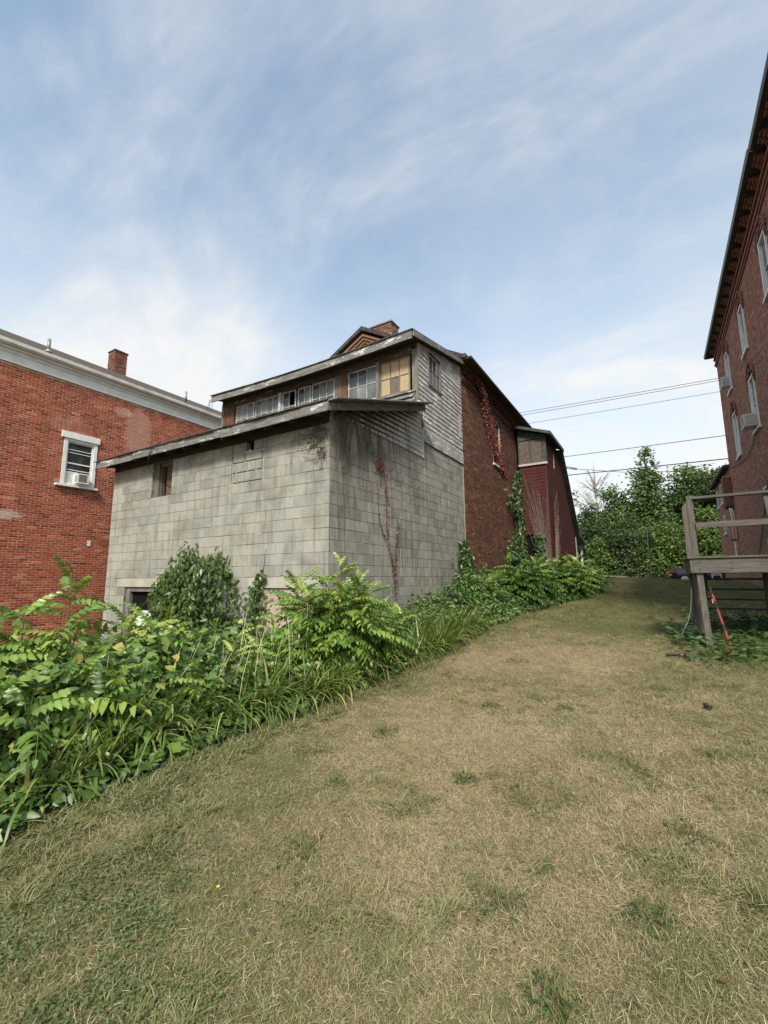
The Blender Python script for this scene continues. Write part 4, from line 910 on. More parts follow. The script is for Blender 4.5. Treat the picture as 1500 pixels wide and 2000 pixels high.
# ------------------------------------------------------------------ wooden deck with stairs
deck = root('wooden_deck', (1.9, 9.8, .36), 'raised grey weathered wooden deck with railing and stairs beside the tall building', 'deck')
def build_deck():
    FY, BY, LXd, RXd, T = 9.0, 10.62, .47, 3.44, 1.80
    W, WX, WY = M['wood_deck_z'], M['wood_deck_x'], M['wood_deck_y']
    k = 0; y = FY - .03
    while y < BY + .05:
        part('deck_board', WX, deck, lambda m: m.box(LXd - .03 + random.uniform(-.008, .008), RXd, y, min(y + .135, BY + .06), T, T + .030)); y += .141; k += 1
    part('rim_joist', WX, deck, lambda m: m.box(LXd + .04, RXd, FY, FY + .038, T - .24, T - .002))
    part('rim_joist', WY, deck, lambda m: m.box(LXd, LXd + .038, FY + .002, BY, T - .24, T - .002))
    part('rim_joist', WX, deck, lambda m: m.box(LXd + .04, RXd, BY - .038, BY, T - .24, T - .002))
    for x in (1.0, 1.5, 2.0, 2.5, 3.0):
        part('joist', M['soffit'], deck, lambda m: m.box(x, x + .04, FY + .04, BY - .04, T - .22, T - .003))
    part('leg', W, deck, lambda m: m.hexa([(.575, FY - .01 - .089, .1), (.664, FY - .01 - .089, .1), (.664, FY - .01, .1), (.575, FY - .01, .1), (.545, FY + .045, T - .245), (.634, FY + .045, T - .245), (.634, FY + .134, T - .245), (.545, FY + .134, T - .245)]))
    part('leg', W, deck, lambda m: m.box(.512, .601, FY + .30, FY + .389, .1, T - .243))
    part('leg', W, deck, lambda m: m.box(.512, .601, BY - .13, BY - .041, .1, T - .243))
    part('leg', W, deck, lambda m: m.box(2.9, 2.989, FY + .05, FY + .139, .1, T - .243))
    part('leg', W, deck, lambda m: m.box(1.62, 1.709, BY - .13, BY - .041, .1, T - .243))
    part('cross_brace', WY, deck, lambda m: m.box(.603, .64, FY + .28, BY - .05, T - .40, T - .26))
    for (x, y, z) in ((.60, FY - .004, T - .06), (.60, FY - .004, T - .18), (1.02, FY - .004, T - .07), (1.02, FY - .004, T - .17), (1.52, FY - .004, T - .07), (1.52, FY - .004, T - .17)):
        part('bolt', M['gutter_dark'], deck, lambda m: m.tube([(x, y - .006, z), (x, y + .01, z)], .009, 6))
    for z in (2.33, 2.37, 2.81):
        part('bolt', M['gutter_dark'], deck, lambda m: m.tube([(.56, FY + .036, z), (.56, FY + .05, z)], .006, 6))
    # railing
    part('railing_post', W, deck, lambda m: m.box(.515, .604, FY + .045, FY + .134, T + .032, 2.86))
    part('railing_post', W, deck, lambda m: m.hexa([(.51, BY - .13, T + .032), (.599, BY - .13, T + .032), (.599, BY - .04, T + .032), (.51, BY - .04, T + .032), (.51, BY - .13, 2.86), (.599, BY - .13, 2.98), (.599, BY - .04, 2.98), (.51, BY - .04, 2.86)]))
    part('railing_post', W, deck, lambda m: m.hexa([(1.60, FY + .05, T + .032), (1.689, FY + .05, T + .032), (1.689, FY + .139, T + .032), (1.60, FY + .139, T + .032), (1.52, FY + .05, 2.82), (1.609, FY + .05, 2.82), (1.609, FY + .139, 2.82), (1.52, FY + .139, 2.82)]))
    part('top_rail', WX, deck, lambda m: m.hexa([(.604, FY + .0, 2.795), (RXd, FY, 2.82), (RXd, FY + .14, 2.82), (.604, FY + .14, 2.795), (.604, FY, 2.835), (RXd, FY, 2.86), (RXd, FY + .14, 2.86), (.604, FY + .14, 2.835)]))
    part('middle_rail', WX, deck, lambda m: m.hexa([(.606, FY + .006, 2.305), (RXd, FY + .006, 2.31), (RXd, FY + .044, 2.31), (.606, FY + .044, 2.305), (.606, FY + .006, 2.395), (RXd, FY + .006, 2.40), (RXd, FY + .044, 2.40), (.606, FY + .044, 2.395)]))
    # stairs down behind the deck
    for k in range(4):
        z = T - .37 - k * .20; y = BY + .12 + k * .25
        part('stair_tread', WX, deck, lambda m: m.box(.80, 1.86, y, y + .24, z, z + .038))
    for x in (.76, 1.86):
        part('stair_stringer', WY, deck, lambda m: m.hexa([(x, BY + .002, T - .34), (x + .04, BY + .002, T - .34), (x + .04, BY + 1.25, .36), (x, BY + 1.25, .36), (x, BY + .002, T - .06), (x + .04, BY + .002, T - .06), (x + .04, BY + 1.25, .66), (x, BY + 1.25, .66)]))
    # flight going up to the building door at the right end
    part('upper_stringer', M['soffit'], deck, lambda m: m.beam((1.60, 10.3, T + .03), (1.85, 10.2, 3.2), .06, .20, (0, 1, 0)))  # shadow on this board is put into its dark wood colour
    part('upper_stringer', WY, deck, lambda m: m.beam((1.72, 10.2, T + .03), (1.93, 10.1, 3.2), .04, .09, (0, 1, 0)))
    part('upper_stringer', M['soffit'], deck, lambda m: m.beam((1.80, 10.3, T + .03), (2.06, 10.2, 3.2), .06, .14, (0, 1, 0)))  # dark wood again carries the shadow in its colour
M['wood_deck_z'] = mat_wood('deck_wood_z', 2, (0.051, 0.047, 0.039), (0.113, 0.103, 0.087), (0.187, 0.172, 0.148))
M['wood_deck_x'] = mat_wood('deck_wood_x', 0, (0.051, 0.047, 0.041), (0.109, 0.101, 0.090), (0.183, 0.172, 0.152))
M['wood_deck_y'] = mat_wood('deck_wood_y', 1, (0.051, 0.047, 0.041), (0.109, 0.101, 0.090), (0.183, 0.172, 0.152))
build_deck()
# foundation stones glimpsed under the deck
for k in range(9):
    def st(m):
        x, y = 3.30 + random.uniform(-.05, .08), 15.0 + k * .62; z = gz(x, y)
        n = 8; V = []; F = []
        for j, (r, h) in enumerate(((.30, -.1), (.34, .12), (.28, .30), (.12, .38))):
            for i in range(n): a = 2 * math.pi * i / n; V.append((x + r * .6 * math.cos(a) * random.uniform(.85, 1.15), y + r * math.sin(a) * random.uniform(.9, 1.1), z + h + random.uniform(-.02, .02)))
        for j in range(3):
            for i in range(n): F.append((j * n + i, j * n + (i + 1) % n, (j + 1) * n + (i + 1) % n, (j + 1) * n + i))
        F.append(tuple(3 * n + i for i in range(n))); m.add(V, F)
    tag(part('foundation_stone', M['stone'], None, st), 'rough grey stone in the row under the deck along the building foot', 'stone', 'stones at the foot of the tall building')

# ------------------------------------------------------------------ pole tool leaning on the deck leg, loose handle on the lawn, cord
def build_tools():
    a, b = Vector((.70, 9.02, 1.33)), Vector((.86, 8.55, gz(.86, 8.55) + .02)); d = b - a
    r = root('pole_pruner', (.86, 8.55, gz(.86, 8.55)), 'red and black telescopic pole tool leaning against the deck leg', 'tool')
    for (t0, t1, mt, rad, nm) in ((0, .14, 'tool_black', .017, 'grip'), (.13, .24, 'tool_red', .024, 'clamp'), (.23, .37, 'tool_black', .014, 'pole_section'), (.36, .60, 'tool_red', .020, 'pole_section'), (.59, .68, 'tool_black', .022, 'collar'), (.67, 1.0, 'tool_red', .019, 'pole_section')):
        part(nm, M[mt], r, lambda m: m.tube([a + d * t0, a + d * (t0 * .5 + t1 * .5), a + d * t1], rad, 8), smooth=False)
    part('trigger', M['tool_red'], r, lambda m: m.beam(a + d * .2 + Vector((-.03, -.02, 0)), a + d * .27 + Vector((-.035, -.02, 0)), .012, .03))
    part('spur', M['tool_red'], r, lambda m: [m.beam(a + d * t, a + d * t + Vector((-.035, -.01, .015)), .012, .02) for t in (.74, .80, .86, .92)])
    z = gz(.2, 8.2) + .035
    r2 = root('lopper_handle', (.22, 8.2, z), 'short black and red tool handle lying on the dry lawn', 'tool')
    part('grip', M['tool_black'], r2, lambda m: m.tube([(.0, 8.10, z), (.09, 8.12, z + .006), (.18, 8.14, z + .004)], [.016, .021, .019], 8))
    part('clamp', M['tool_red'], r2, lambda m: m.tube([(.175, 8.14, z + .004), (.24, 8.16, z + .008), (.31, 8.18, z + .006)], [.023, .026, .020], 8))
    part('blade', M['stem_dead'], r2, lambda m: m.tube([(.305, 8.18, z + .006), (.38, 8.20, z), (.46, 8.22, z + .012)], [.014, .012, .006], 6))
    g = lambda x, y: gz(x, y)
    o = part('cord', M['cord'], None, lambda m: m.tube([(.525, 10.44, 1.28), (.50, 10.36, 1.05), (.46, 10.22, .85), (.40, 10.05, .68), (.32, 9.85, .56), (.27, 9.75, g(.27, 9.75) + .03)], .010, 6), smooth=True)
    tag(o, 'pale cord hanging from the rear deck leg to the grass', 'cord')
    def lump(m):
        x, y = .30, 5.55; z = gz(x, y)
        for k in range(5):
            c = Vector((x + random.uniform(-.035, .035), y + random.uniform(-.03, .03), z + random.uniform(.01, .04))); n = 6; V = []; F = []
            for j, (rr, h) in enumerate(((.010, -.02), (.026, 0), (.018, .02))):
                for i in range(n): q = 2 * math.pi * i / n; V.append(c + Vector((rr * math.cos(q) * random.uniform(.7, 1.3), rr * math.sin(q) * random.uniform(.7, 1.3), h)))
            for j in range(2):
                for i in range(n): F.append((j * n + i, j * n + (i + 1) % n, (j + 1) * n + (i + 1) % n, (j + 1) * n + i))
            F.append(tuple(2 * n + i for i in range(n))); m.add(V, F)
    tag(part('black_scrap', M['black_lump'], None, lump), 'small black crumpled scrap lying on the dry lawn', 'scrap')
build_tools()

# ------------------------------------------------------------------ sign post, car, far chair, wires
sp = root('sign_post', (-.29, 27.4, gz(-.29, 27.4)), 'thin grey metal sign post at the top of the lawn', 'sign')
part('post', M['metal'], sp, lambda m: m.tube([(-.29, 27.4, gz(-.29, 27.4) - .1), (-.30, 27.4, 3.95)], .035, 8))
part('sign_plate', M['gutter_dark'], sp, lambda m: m.hexa([(-.245, 27.2, 2.95), (-.235, 27.2, 2.95), (-.175, 27.75, 2.95), (-.185, 27.75, 2.95), (-.245, 27.2, 3.80), (-.235, 27.2, 3.80), (-.175, 27.75, 3.80), (-.185, 27.75, 3.80)]))
def build_car():
    zb, x0, yc = 1.02, .66, 37.0
    r = root('parked_car', (2.9, yc, zb), 'dark blue parked car with red tail light on the street behind the deck', 'car')
    def loft(m, st, closed=True):
        n = len(st[0]); V = [p for s in st for p in s]; F = []
        for i in range(len(st) - 1):
            for k in range(n): F.append((i * n + k, i * n + (k + 1) % n, (i + 1) * n + (k + 1) % n, (i + 1) * n + k))
        F.append(tuple(range(n))[::-1]); F.append(tuple((len(st) - 1) * n + k for k in range(n))); m.add(V, F)
    def ring(s, hw, z0, z1, top=.86):
        return [(x0 + s, yc - hw * .92, zb + z0), (x0 + s, yc - hw, zb + z0 + .18), (x0 + s, yc - hw, zb + z1 - .16), (x0 + s, yc - hw * top, zb + z1), (x0 + s, yc + hw * top, zb + z1), (x0 + s, yc + hw, zb + z1 - .16), (x0 + s, yc + hw, zb + z0 + .18), (x0 + s, yc + hw * .92, zb + z0)]
    body = part('body', M['carpaint'], r, lambda m: loft(m, [ring(0, .74, .38, .94), ring(.08, .82, .27, 1.0), ring(.5, .89, .2, 1.03), ring(1.2, .9, .18, 1.0), ring(2.4, .9, .18, .96), ring(3.4, .9, .18, .93), ring(4.1, .86, .2, .84), ring(4.5, .72, .3, .70)]), smooth=True)
    part('roof', M['carpaint'], r, lambda m: loft(m, [[(x0 + s, yc - w, zb + z), (x0 + s, yc - w * .8, zb + z + h), (x0 + s, yc + w * .8, zb + z + h), (x0 + s, yc + w, zb + z)] for s, w, z, h in ((.62, .78, 1.0, .02), (1.35, .76, .98, .42), (1.9, .74, .97, .47), (2.6, .74, .96, .42), (3.5, .78, .93, .02))]), smooth=False)
    part('rear_window', M['glass_dark'], r, lambda m: m.hexa([(x0 + .70, yc - .62, zb + 1.05), (x0 + 1.30, yc - .56, zb + 1.37), (x0 + 1.30, yc + .56, zb + 1.37), (x0 + .70, yc + .62, zb + 1.05), (x0 + .69, yc - .62, zb + 1.065), (x0 + 1.29, yc - .56, zb + 1.39), (x0 + 1.29, yc + .56, zb + 1.39), (x0 + .69, yc + .62, zb + 1.065)]))
    part('side_window', M['glass'], r, lambda m: m.hexa([(x0 + 1.05, yc - .80, zb + 1.02), (x0 + 3.0, yc - .80, zb + .99), (x0 + 3.0, yc - .77, zb + .99), (x0 + 1.05, yc - .77, zb + 1.02), (x0 + 1.42, yc - .66, zb + 1.34), (x0 + 2.6, yc - .66, zb + 1.32), (x0 + 2.6, yc - .64, zb + 1.32), (x0 + 1.42, yc - .64, zb + 1.34)]))
    for y in (-.9, .62):
        part('tail_light', M['tail'], r, lambda m: m.box(x0 - .01, x0 + .32, yc + y, yc + y + .28, zb + .74, zb + .90))
    part('bumper', M['numplate'], r, lambda m: m.box(x0 - .05, x0 + .14, yc - .84, yc - .3, zb + .56, zb + .64))
    part('number_plate', M['numplate'], r, lambda m: m.box(x0 - .03, x0 - .01, yc - .26, yc + .26, zb + .62, zb + .76))
    for wx in (.85, 3.55):
        for wy in (-.80, .80):
            w = part('tyre', M['tyre'], r, lambda m: m.tube([(x0 + wx, yc + wy - .1, zb + .32), (x0 + wx, yc + wy + .1, zb + .32)], .33, 20))
            part('rim', M['chrome'], w, lambda m: m.tube([(x0 + wx, yc + wy - .115 if wy < 0 else yc + wy + .102, zb + .32), (x0 + wx, yc + wy - .102 if wy < 0 else yc + wy + .115, zb + .32)], .21, 16))
build_car()
def chair(x, y, label):
    z = gz(x, y); r = root('lawn_chair', (x, y, z), label, 'chair')
    part('seat', M['white'], r, lambda m: m.box(x - .22, x + .22, y - .22, y + .22, z + .42, z + .46))
    part('backrest', M['white'], r, lambda m: (m.box(x - .22, x + .22, y + .20, y + .235, z + .50, z + .90)))
    for i in (-1, 1):
        for j in (-1, 1): part('leg', M['white'], r, lambda m: m.box(x + i * .20 - .02, x + i * .20 + .02, y + j * .19 - .02, y + j * .19 + .02, z - .02, z + (.42 if j < 0 else .9)))
chair(2.75, 30.6, 'white lawn chair beside the brick rear wing, far off')
wires = [((-26, 13.9), (3.87, 12.92), (14, 12.75), .016, 'uppermost of the thin cables crossing the sky'), ((-26, 13.6), (3.86, 12.78), (14, 12.6), .016, 'second thin cable from the top crossing the sky'),
         ((-26, 12.9), (3.79, 12.10), (14, 11.9), .013, 'faint cable below the upper pair crossing the sky'), ((-26, 10.0), (3.9, 9.46), (14, 9.3), .020, 'cable crossing the sky above the trees'),
         ((-26, 8.9), (3.88, 8.10), (14, 7.95), .030, 'thick low cable crossing the sky through the tree tops')]
for (l, c, rr, rad, lab) in wires:
    pts = []
    for k in range(41):
        x = -26 + 40 * k / 40; t = (x - 3.87) / (-26 - 3.87) if x < 3.87 else None
        z = c[1] + (l[1] - c[1]) * t - .5 * t * (1 - t) if t is not None else c[1] + (rr[1] - c[1]) * (x - 3.87) / (14 - 3.87)
        pts.append((x, 36.0 if False else 31.0, z))
    o = part('overhead_cable', M['wire'], None, lambda m: m.tube(pts, rad, 5), smooth=True); tag(o, lab, 'cable', 'overhead cables along the street')
# service drop to the shed bracket
tag(part('service_cable', M['wire'], None, lambda m: m.tube([(-2.76, 21.4, 6.38), (-1.0, 23.6, 6.45), (1.2, 26.8, 6.85), (3.3, 30.9, 7.9)], .012, 5), smooth=True), 'thin service cable running from the red shed eave', 'cable')

# ------------------------------------------------------------------ vegetation helpers
def unit(v): return v / np.maximum(np.linalg.norm(v, axis=-1, keepdims=True), 1e-9)
def frames(d, up):
    """columns x (width), y (along leaf), z (normal)"""
    y = unit(d); x = np.cross(y, up); bad = np.linalg.norm(x, axis=1) < 1e-3; x[bad] = np.array([1., 0, 0]); x = unit(x); z = np.cross(x, y)
    return np.stack([x, y, z], 2)
class Tmpl:
    def __init__(s, v, tris=(), quads=(), tint=None):
        s.v = np.asarray(v, float); s.t = np.asarray(tris, int).reshape(-1, 3); s.q = np.asarray(quads, int).reshape(-1, 4)
        s.tint = np.zeros(len(s.v)) if tint is None else np.asarray(tint, float)
def leaf_ovate(W=.5, fold=.12, droop=.18, wide=.3):
    f = fold * W; yb, ym = wide * .75, .62
    v = [(0, 0, 0), (-.46 * W, yb, f - droop * yb ** 2), (-.36 * W, ym, f * .8 - droop * ym ** 2), (0, 1, -droop), (.36 * W, ym, f * .8 - droop * ym ** 2), (.46 * W, yb, f - droop * yb ** 2), (0, yb, -droop * yb ** 2), (0, ym, -droop * ym ** 2)]
    return Tmpl(v, [(0, 6, 1), (2, 7, 3), (0, 5, 6), (7, 4, 3)], [(1, 6, 7, 2), (6, 5, 4, 7)], [.02, 0, 0, -.03, 0, 0, .05, .05])
def leaf_diamond(W=.6, fold=.12):
    return Tmpl([(0, 0, 0), (-.5 * W, .42, fold), (0, 1, -.06), (.5 * W, .42, fold)], [(0, 2, 1), (0, 3, 2)])
def leaf_grape(cup=.10):
    ang = [-150, -118, -85, -60, -42, -20, 0, 20, 42, 60, 85, 118, 150]; rad = [.30, .52, .46, .58, .44, .52, .68, .52, .44, .58, .46, .52, .30]
    v = [(0, .28, -.02)]
    for a, r in zip(ang, rad):
        t = math.radians(a); x, y = r * math.sin(t), .34 + r * math.cos(t); v.append((x, y, cup * (abs(x) * 1.2) - .22 * max(0, y - .3) ** 2 - .10 * r * r + .02 * math.sin(a * .21)))
    v.append((0, .02, 0)); n = len(ang); tr = [(0, i + 1, i) for i in range(1, n)] + [(0, 1, n + 1), (0, n + 1, n)]
    return Tmpl(v, tr, (), [.06] + [-.02] * n + [.04])
def blade(curv, L=1., w=.02, n=6, twist=0.):
    V = []; Q = []; a = math.radians(78); y = z = 0.
    for i in range(n + 1):
        t = i / n; ww = w * (1 - t ** 2.2) * (.55 + .9 * min(t * 3, 1) / 1.45) + .0004; tw = twist * t
        c, s = math.cos(tw), math.sin(tw)
        V += [(-ww / 2 * c, y, z - ww / 2 * s), (ww / 2 * c, y, z + ww / 2 * s)]
        a -= curv / n; y += L / n * math.cos(a); z += L / n * math.sin(a)
    for i in range(n): Q.append((2 * i, 2 * i + 1, 2 * i + 3, 2 * i + 2))
    return Tmpl(V, (), Q, [.0 + .12 * (i // 2) / n for i in range(2 * n + 2)])
def compound(pairs, L, ll, lw, droop, seed, up=.15):
    """pinnate leaf along +Y: leaflets in pairs plus terminal one"""
    r = np.random.default_rng(seed); lt = leaf_ovate(lw / ll, .16, .22, .34); V = []; T = []; Q = []; TI = []; o = 0
    def pos(t): return np.array([0, L * t, up * L * t - droop * L * t * t])
    for i in range(pairs + 1):
        t = .16 + .84 * i / pairs; p = pos(t); tan = unit((pos(min(t + .02, 1.02)) - pos(t - .02))[None])[0]
        for s in ((-1, 1) if i < pairs else (0,)):
            f = math.sin(math.pi * (.22 + .62 * t)) * r.uniform(.85, 1.12)
            d = tan * (.35 + .3 * t) + np.array([s, 0, -.32 - .25 * r.random()]) if s else tan + np.array([0, 0, -.15])
            F = frames(d[None], np.array([[0, 0, 1.]]) + r.normal(0, .22, (1, 3)))[0]
            V.append((lt.v * ll * f) @ F.T + p + np.array([s * .004, 0, 0])); T.append(lt.t + o); Q.append(lt.q + o); TI.append(lt.tint + r.normal(0, .05) + .10 * t); o += len(lt.v)
    for i in range(5):   # rachis as a thin ribbon pair
        a, b = pos(i / 5), pos((i + 1) / 5); w = .0035 * (1 - i / 7)
        V.append(np.array([a + (-w, 0, 0), a + (w, 0, 0), b + (w, 0, 0), b + (-w, 0, 0), a + (0, 0, -w), a + (0, 0, w), b + (0, 0, w), b + (0, 0, -w)])); Q.append(np.array([(0, 1, 2, 3), (4, 5, 6, 7)]) + o); TI.append(np.full(8, .25)); o += 8
    return Tmpl(np.concatenate(V), np.concatenate(T), np.concatenate(Q), np.concatenate(TI))
class Veg:
    def __init__(s): s.V = []; s.T = []; s.Q = []; s.I = []; s.n = 0
    def add(s, tm, R, P, S, tint):
        n = len(P)
        if n == 0: return
        k = len(tm.v); S = np.asarray(S, float).reshape(n, -1)
        vv = tm.v[None] * (S[:, None, :] if S.shape[1] == 3 else S[:, :, None])
        W = np.einsum('nij,nkj->nki', R, vv) + P[:, None, :]
        off = s.n + np.arange(n)[:, None, None] * k
        s.V.append(W.reshape(-1, 3)); s.I.append((np.asarray(tint)[:, None] + tm.tint[None]).ravel())
        if len(tm.t): s.T.append((tm.t[None] + off).reshape(-1, 3))
        if len(tm.q): s.Q.append((tm.q[None] + off).reshape(-1, 4))
        s.n += n * k
    def build(s, name, mat, parent=None, smooth=True):
        me = np_mesh(name, np.concatenate(s.V), np.concatenate(s.Q) if s.Q else None, np.clip(np.concatenate(s.I), 0, 1), mat, np.concatenate(s.T) if s.T else None)
        if smooth: me.polygons.foreach_set('use_smooth', [True] * len(me.polygons))
        o = bpy.data.objects.new(name, me); link(o, parent); return o
def vnoise(x, y, sc, seed):
    """smooth value noise in numpy"""
    r = np.random.default_rng(seed).random((64, 64)); u, v = np.asarray(x) * sc + 100., np.asarray(y) * sc + 100.
    i, j = np.floor(u).astype(int), np.floor(v).astype(int); a, b = sstep(u - i), sstep(v - j)
    g = lambda p, q: r[p % 64, q % 64]
    return (g(i, j) * (1 - a) + g(i + 1, j) * a) * (1 - b) + (g(i, j + 1) * (1 - a) + g(i + 1, j + 1) * a) * b
def fnoise(x, y, sc, seed): return (vnoise(x, y, sc, seed) * .55 + vnoise(x, y, sc * 2.1, seed + 1) * .28 + vnoise(x, y, sc * 4.3, seed + 2) * .17)

M['leaf_tree'] = mat_leaf('tree_of_heaven_leaf', [(0, (0.031, 0.073, 0.016)), (.35, (0.064, 0.141, 0.027)), (.65, (0.121, 0.221, 0.040)), (.85, (0.213, 0.325, 0.060)), (1, (0.342, 0.400, 0.081))], .26, .45)
M['leaf_vine'] = mat_leaf('broad_vine_leaf', [(0, (0.029, 0.065, 0.017)), (.35, (0.062, 0.130, 0.028)), (.65, (0.114, 0.203, 0.041)), (.88, (0.212, 0.308, 0.062)), (1, (0.423, 0.405, 0.097))], .26, .5)
M['leaf_creeper'] = mat_leaf('creeper_leaf', [(0, (0.028, 0.052, 0.015)), (.4, (0.056, 0.104, 0.025)), (.75, (0.101, 0.167, 0.037)), (1, (0.186, 0.232, 0.062))], .28, .42)
M['leaf_weed'] = mat_leaf('weed_leaf', [(0, (0.034, 0.070, 0.021)), (.4, (0.074, 0.141, 0.037)), (.75, (0.132, 0.219, 0.053)), (1, (0.264, 0.313, 0.092))], .26, .55)
M['leaf_strap'] = mat_leaf('strap_leaf', [(0, (0.054, 0.102, 0.022)), (.4, (0.109, 0.181, 0.037)), (.75, (0.202, 0.275, 0.062)), (.88, (0.341, 0.348, 0.088)), (.94, (0.500, 0.450, 0.138)), (1, (0.500, 0.500, 0.225))], .35, .5, noise_amt=.15)
M['leaf_red'] = mat_leaf('red_creeper_leaf', [(0, (.07, .018, .014)), (.5, (.20, .040, .028)), (.85, (.30, .085, .05)), (1, (.36, .20, .13))], .25, .5)
M['leaf_brown'] = mat_leaf('withered_leaf', [(0, (.055, .030, .018)), (.5, (.14, .085, .045)), (1, (.28, .19, .11))], .2, .7)
for nm, st in dict(poplar=[(0, (0.043, 0.084, 0.027)), (.5, (0.116, 0.188, 0.055)), (.85, (0.211, 0.296, 0.093)), (1, (0.337, 0.395, 0.150))], maple=[(0, (0.030, 0.059, 0.019)), (.5, (0.080, 0.130, 0.038)), (1, (0.186, 0.248, 0.066))],
                   yellowgreen=[(0, (0.053, 0.102, 0.023)), (.5, (0.131, 0.205, 0.043)), (.85, (0.246, 0.330, 0.064)), (1, (0.369, 0.393, 0.095))], spruce=[(0, (0.027, 0.054, 0.023)), (.5, (0.076, 0.121, 0.046)), (1, (0.175, 0.228, 0.079))]).items():
    M['leaf_' + nm] = mat_leaf(nm + '_foliage', st, .34, .6, big=.25)
LO, LD, LG = leaf_ovate(.52), leaf_diamond(.6), leaf_grape()
LN = leaf_ovate(.30, .14, .3)
COMP = [compound(7, .54, .15, .082, .55, 1), compound(6, .48, .145, .085, .75, 2), compound(8, .62, .155, .080, .65, 3), compound(7, .36, .10, .046, .4, 4)]
def rnd_dirs(n, rng, elev=(-.2, .6)):
    a = rng.uniform(0, 2 * math.pi, n); e = rng.uniform(*elev, n); return np.stack([np.cos(a) * np.cos(e), np.sin(a) * np.cos(e), np.sin(e)], 1)

# ------------------------------------------------------------------ tree-of-heaven saplings
def sapling(x, y, top, n_stem, n_leaf, spread, scale, label, seed, bright=.5, comp=(0, 1, 2), group='compound-leaved saplings'):
    rng = np.random.default_rng(seed); g = gz(x, y); r = root('sapling', (x, y, g), label, 'sapling', group); v = Veg(); sm = MB()
    for s in range(int(n_stem * 1.6)):
        a = rng.uniform(0, 2 * math.pi); rr = spread * math.sqrt(rng.random()); bx, by = x + .25 * rr * math.cos(a), y + .25 * rr * math.sin(a); h = (top - g) * rng.uniform(.62, 1.0 if s else 1.0) * (1 - .25 * (rr / max(spread, .01)) ** 2) * .92
        tip = np.array([x + rr * math.cos(a), y + rr * math.sin(a), g + h]); base = np.array([bx, by, g - .05])
        mid = base * .5 + tip * .5 + np.array([rng.normal(0, .05), rng.normal(0, .05), .05]); pts = [base, mid, tip]; sm.tube(pts, [.014 * scale, .010 * scale, .004], 5)
        nl = max(5, int(1.7 * n_leaf * rng.uniform(.8, 1.2))); t = np.linspace(.22, 1.0, nl); az = rng.uniform(0, 6.28) + np.arange(nl) * 2.4
        P = (1 - t)[:, None] ** 2 * base + (2 * t * (1 - t))[:, None] * mid + (t ** 2)[:, None] * tip
        el = np.interp(t, [.3, .8, 1.0], [-.05, .35, 1.05]) + rng.normal(0, .12, nl)
        d = np.stack([np.cos(az) * np.cos(el), np.sin(az) * np.cos(el), np.sin(el)], 1); R = frames(d, np.tile([0, 0, 1.], (nl, 1)) + rng.normal(0, .15, (nl, 3)))
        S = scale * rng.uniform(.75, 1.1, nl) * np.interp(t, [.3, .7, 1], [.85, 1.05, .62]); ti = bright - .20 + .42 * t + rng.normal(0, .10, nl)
        k = rng.choice(comp, nl)
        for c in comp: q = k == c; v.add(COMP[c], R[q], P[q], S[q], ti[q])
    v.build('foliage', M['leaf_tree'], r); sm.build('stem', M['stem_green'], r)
SAP = [(-4.75, 1.15, 1.30, 6, 8, .55, 1.05, 'large-leaved sapling at the far left edge, before the red brick house', .40),
       (-5.05, 1.85, 1.66, 5, 8, .45, 1.05, 'sapling with arching fronds reaching out of the left edge of the thicket', .50),
       (-4.80, 2.05, 1.80, 3, 7, .22, 1.0, 'sapling with an upright bright frond, tallest of the left thicket', 0.55),
       (-4.15, 1.75, .98, 6, 8, .55, .95, 'broad dark sapling in the left thicket, nearest the lawn', .44),
       (-4.70, 2.65, 1.38, 6, 8, .5, 1.0, 'sapling in the left thicket, between the tall frond and the block wall corner', .52),
       (-5.15, 3.45, 1.45, 5, 8, .45, .95, 'young sapling in front of the grey doorway of the block annex', .58),
       (-4.15, 2.75, .92, 6, 8, .5, .85, 'low bushy sapling in front of the doorway, behind the vine mound', .50),
       (-4.15, 3.55, 1.02, 7, 8, .55, .72, 'bright feathery sapling below the creeper mound on the block wall', 0.56),
       (-3.80, 4.05, .98, 6, 8, .40, .72, 'feathery sapling left of the corner of the block annex', 0.50),
       (-3.98, 4.62, 1.74, 9, 9, .44, .86, 'sapling with drooping dark leaflets before the plywood sheet', .54),
       (-3.55, 4.85, 1.94, 10, 9, .40, .84, 'tall pale-topped sapling right in front of the block annex corner', 0.58),
       (-3.78, 5.15, 1.60, 6, 9, .40, .84, 'dense mid-green sapling just right of the plywood sheet', .50),
       (-3.62, 5.75, 1.32, 6, 8, .40, .8, 'sapling against the side wall of the block annex, below the red creeper', 0.46),
       (-3.85, 11.2, 1.60, 5, 8, .5, 1.0, 'sapling beside the ivy clump at the joint of block and brick walls', 0.28),
       (-3.65, 13.2, 2.50, 8, 9, .75, 1.15, 'wide sapling thicket in front of the dark brick wall', 0.30),
       (-3.20, 15.4, 2.30, 7, 9, .65, 1.15, 'sapling thicket hiding the foot of the ivy column', 0.28),
       (-2.65, 17.0, 2.40, 8, 9, .75, 1.25, 'bright-topped sapling thicket before the red shed doorway', 0.52),
       (-2.30, 18.8, 2.10, 7, 8, .75, 1.25, 'rightmost sapling thicket at the foot of the red shed', 0.38)]
for k, (x, y, top, ns, nl, spd, sc, lab, br) in enumerate(SAP): sapling(x, y, top, ns, nl, spd, sc, lab, 100 + k, br)

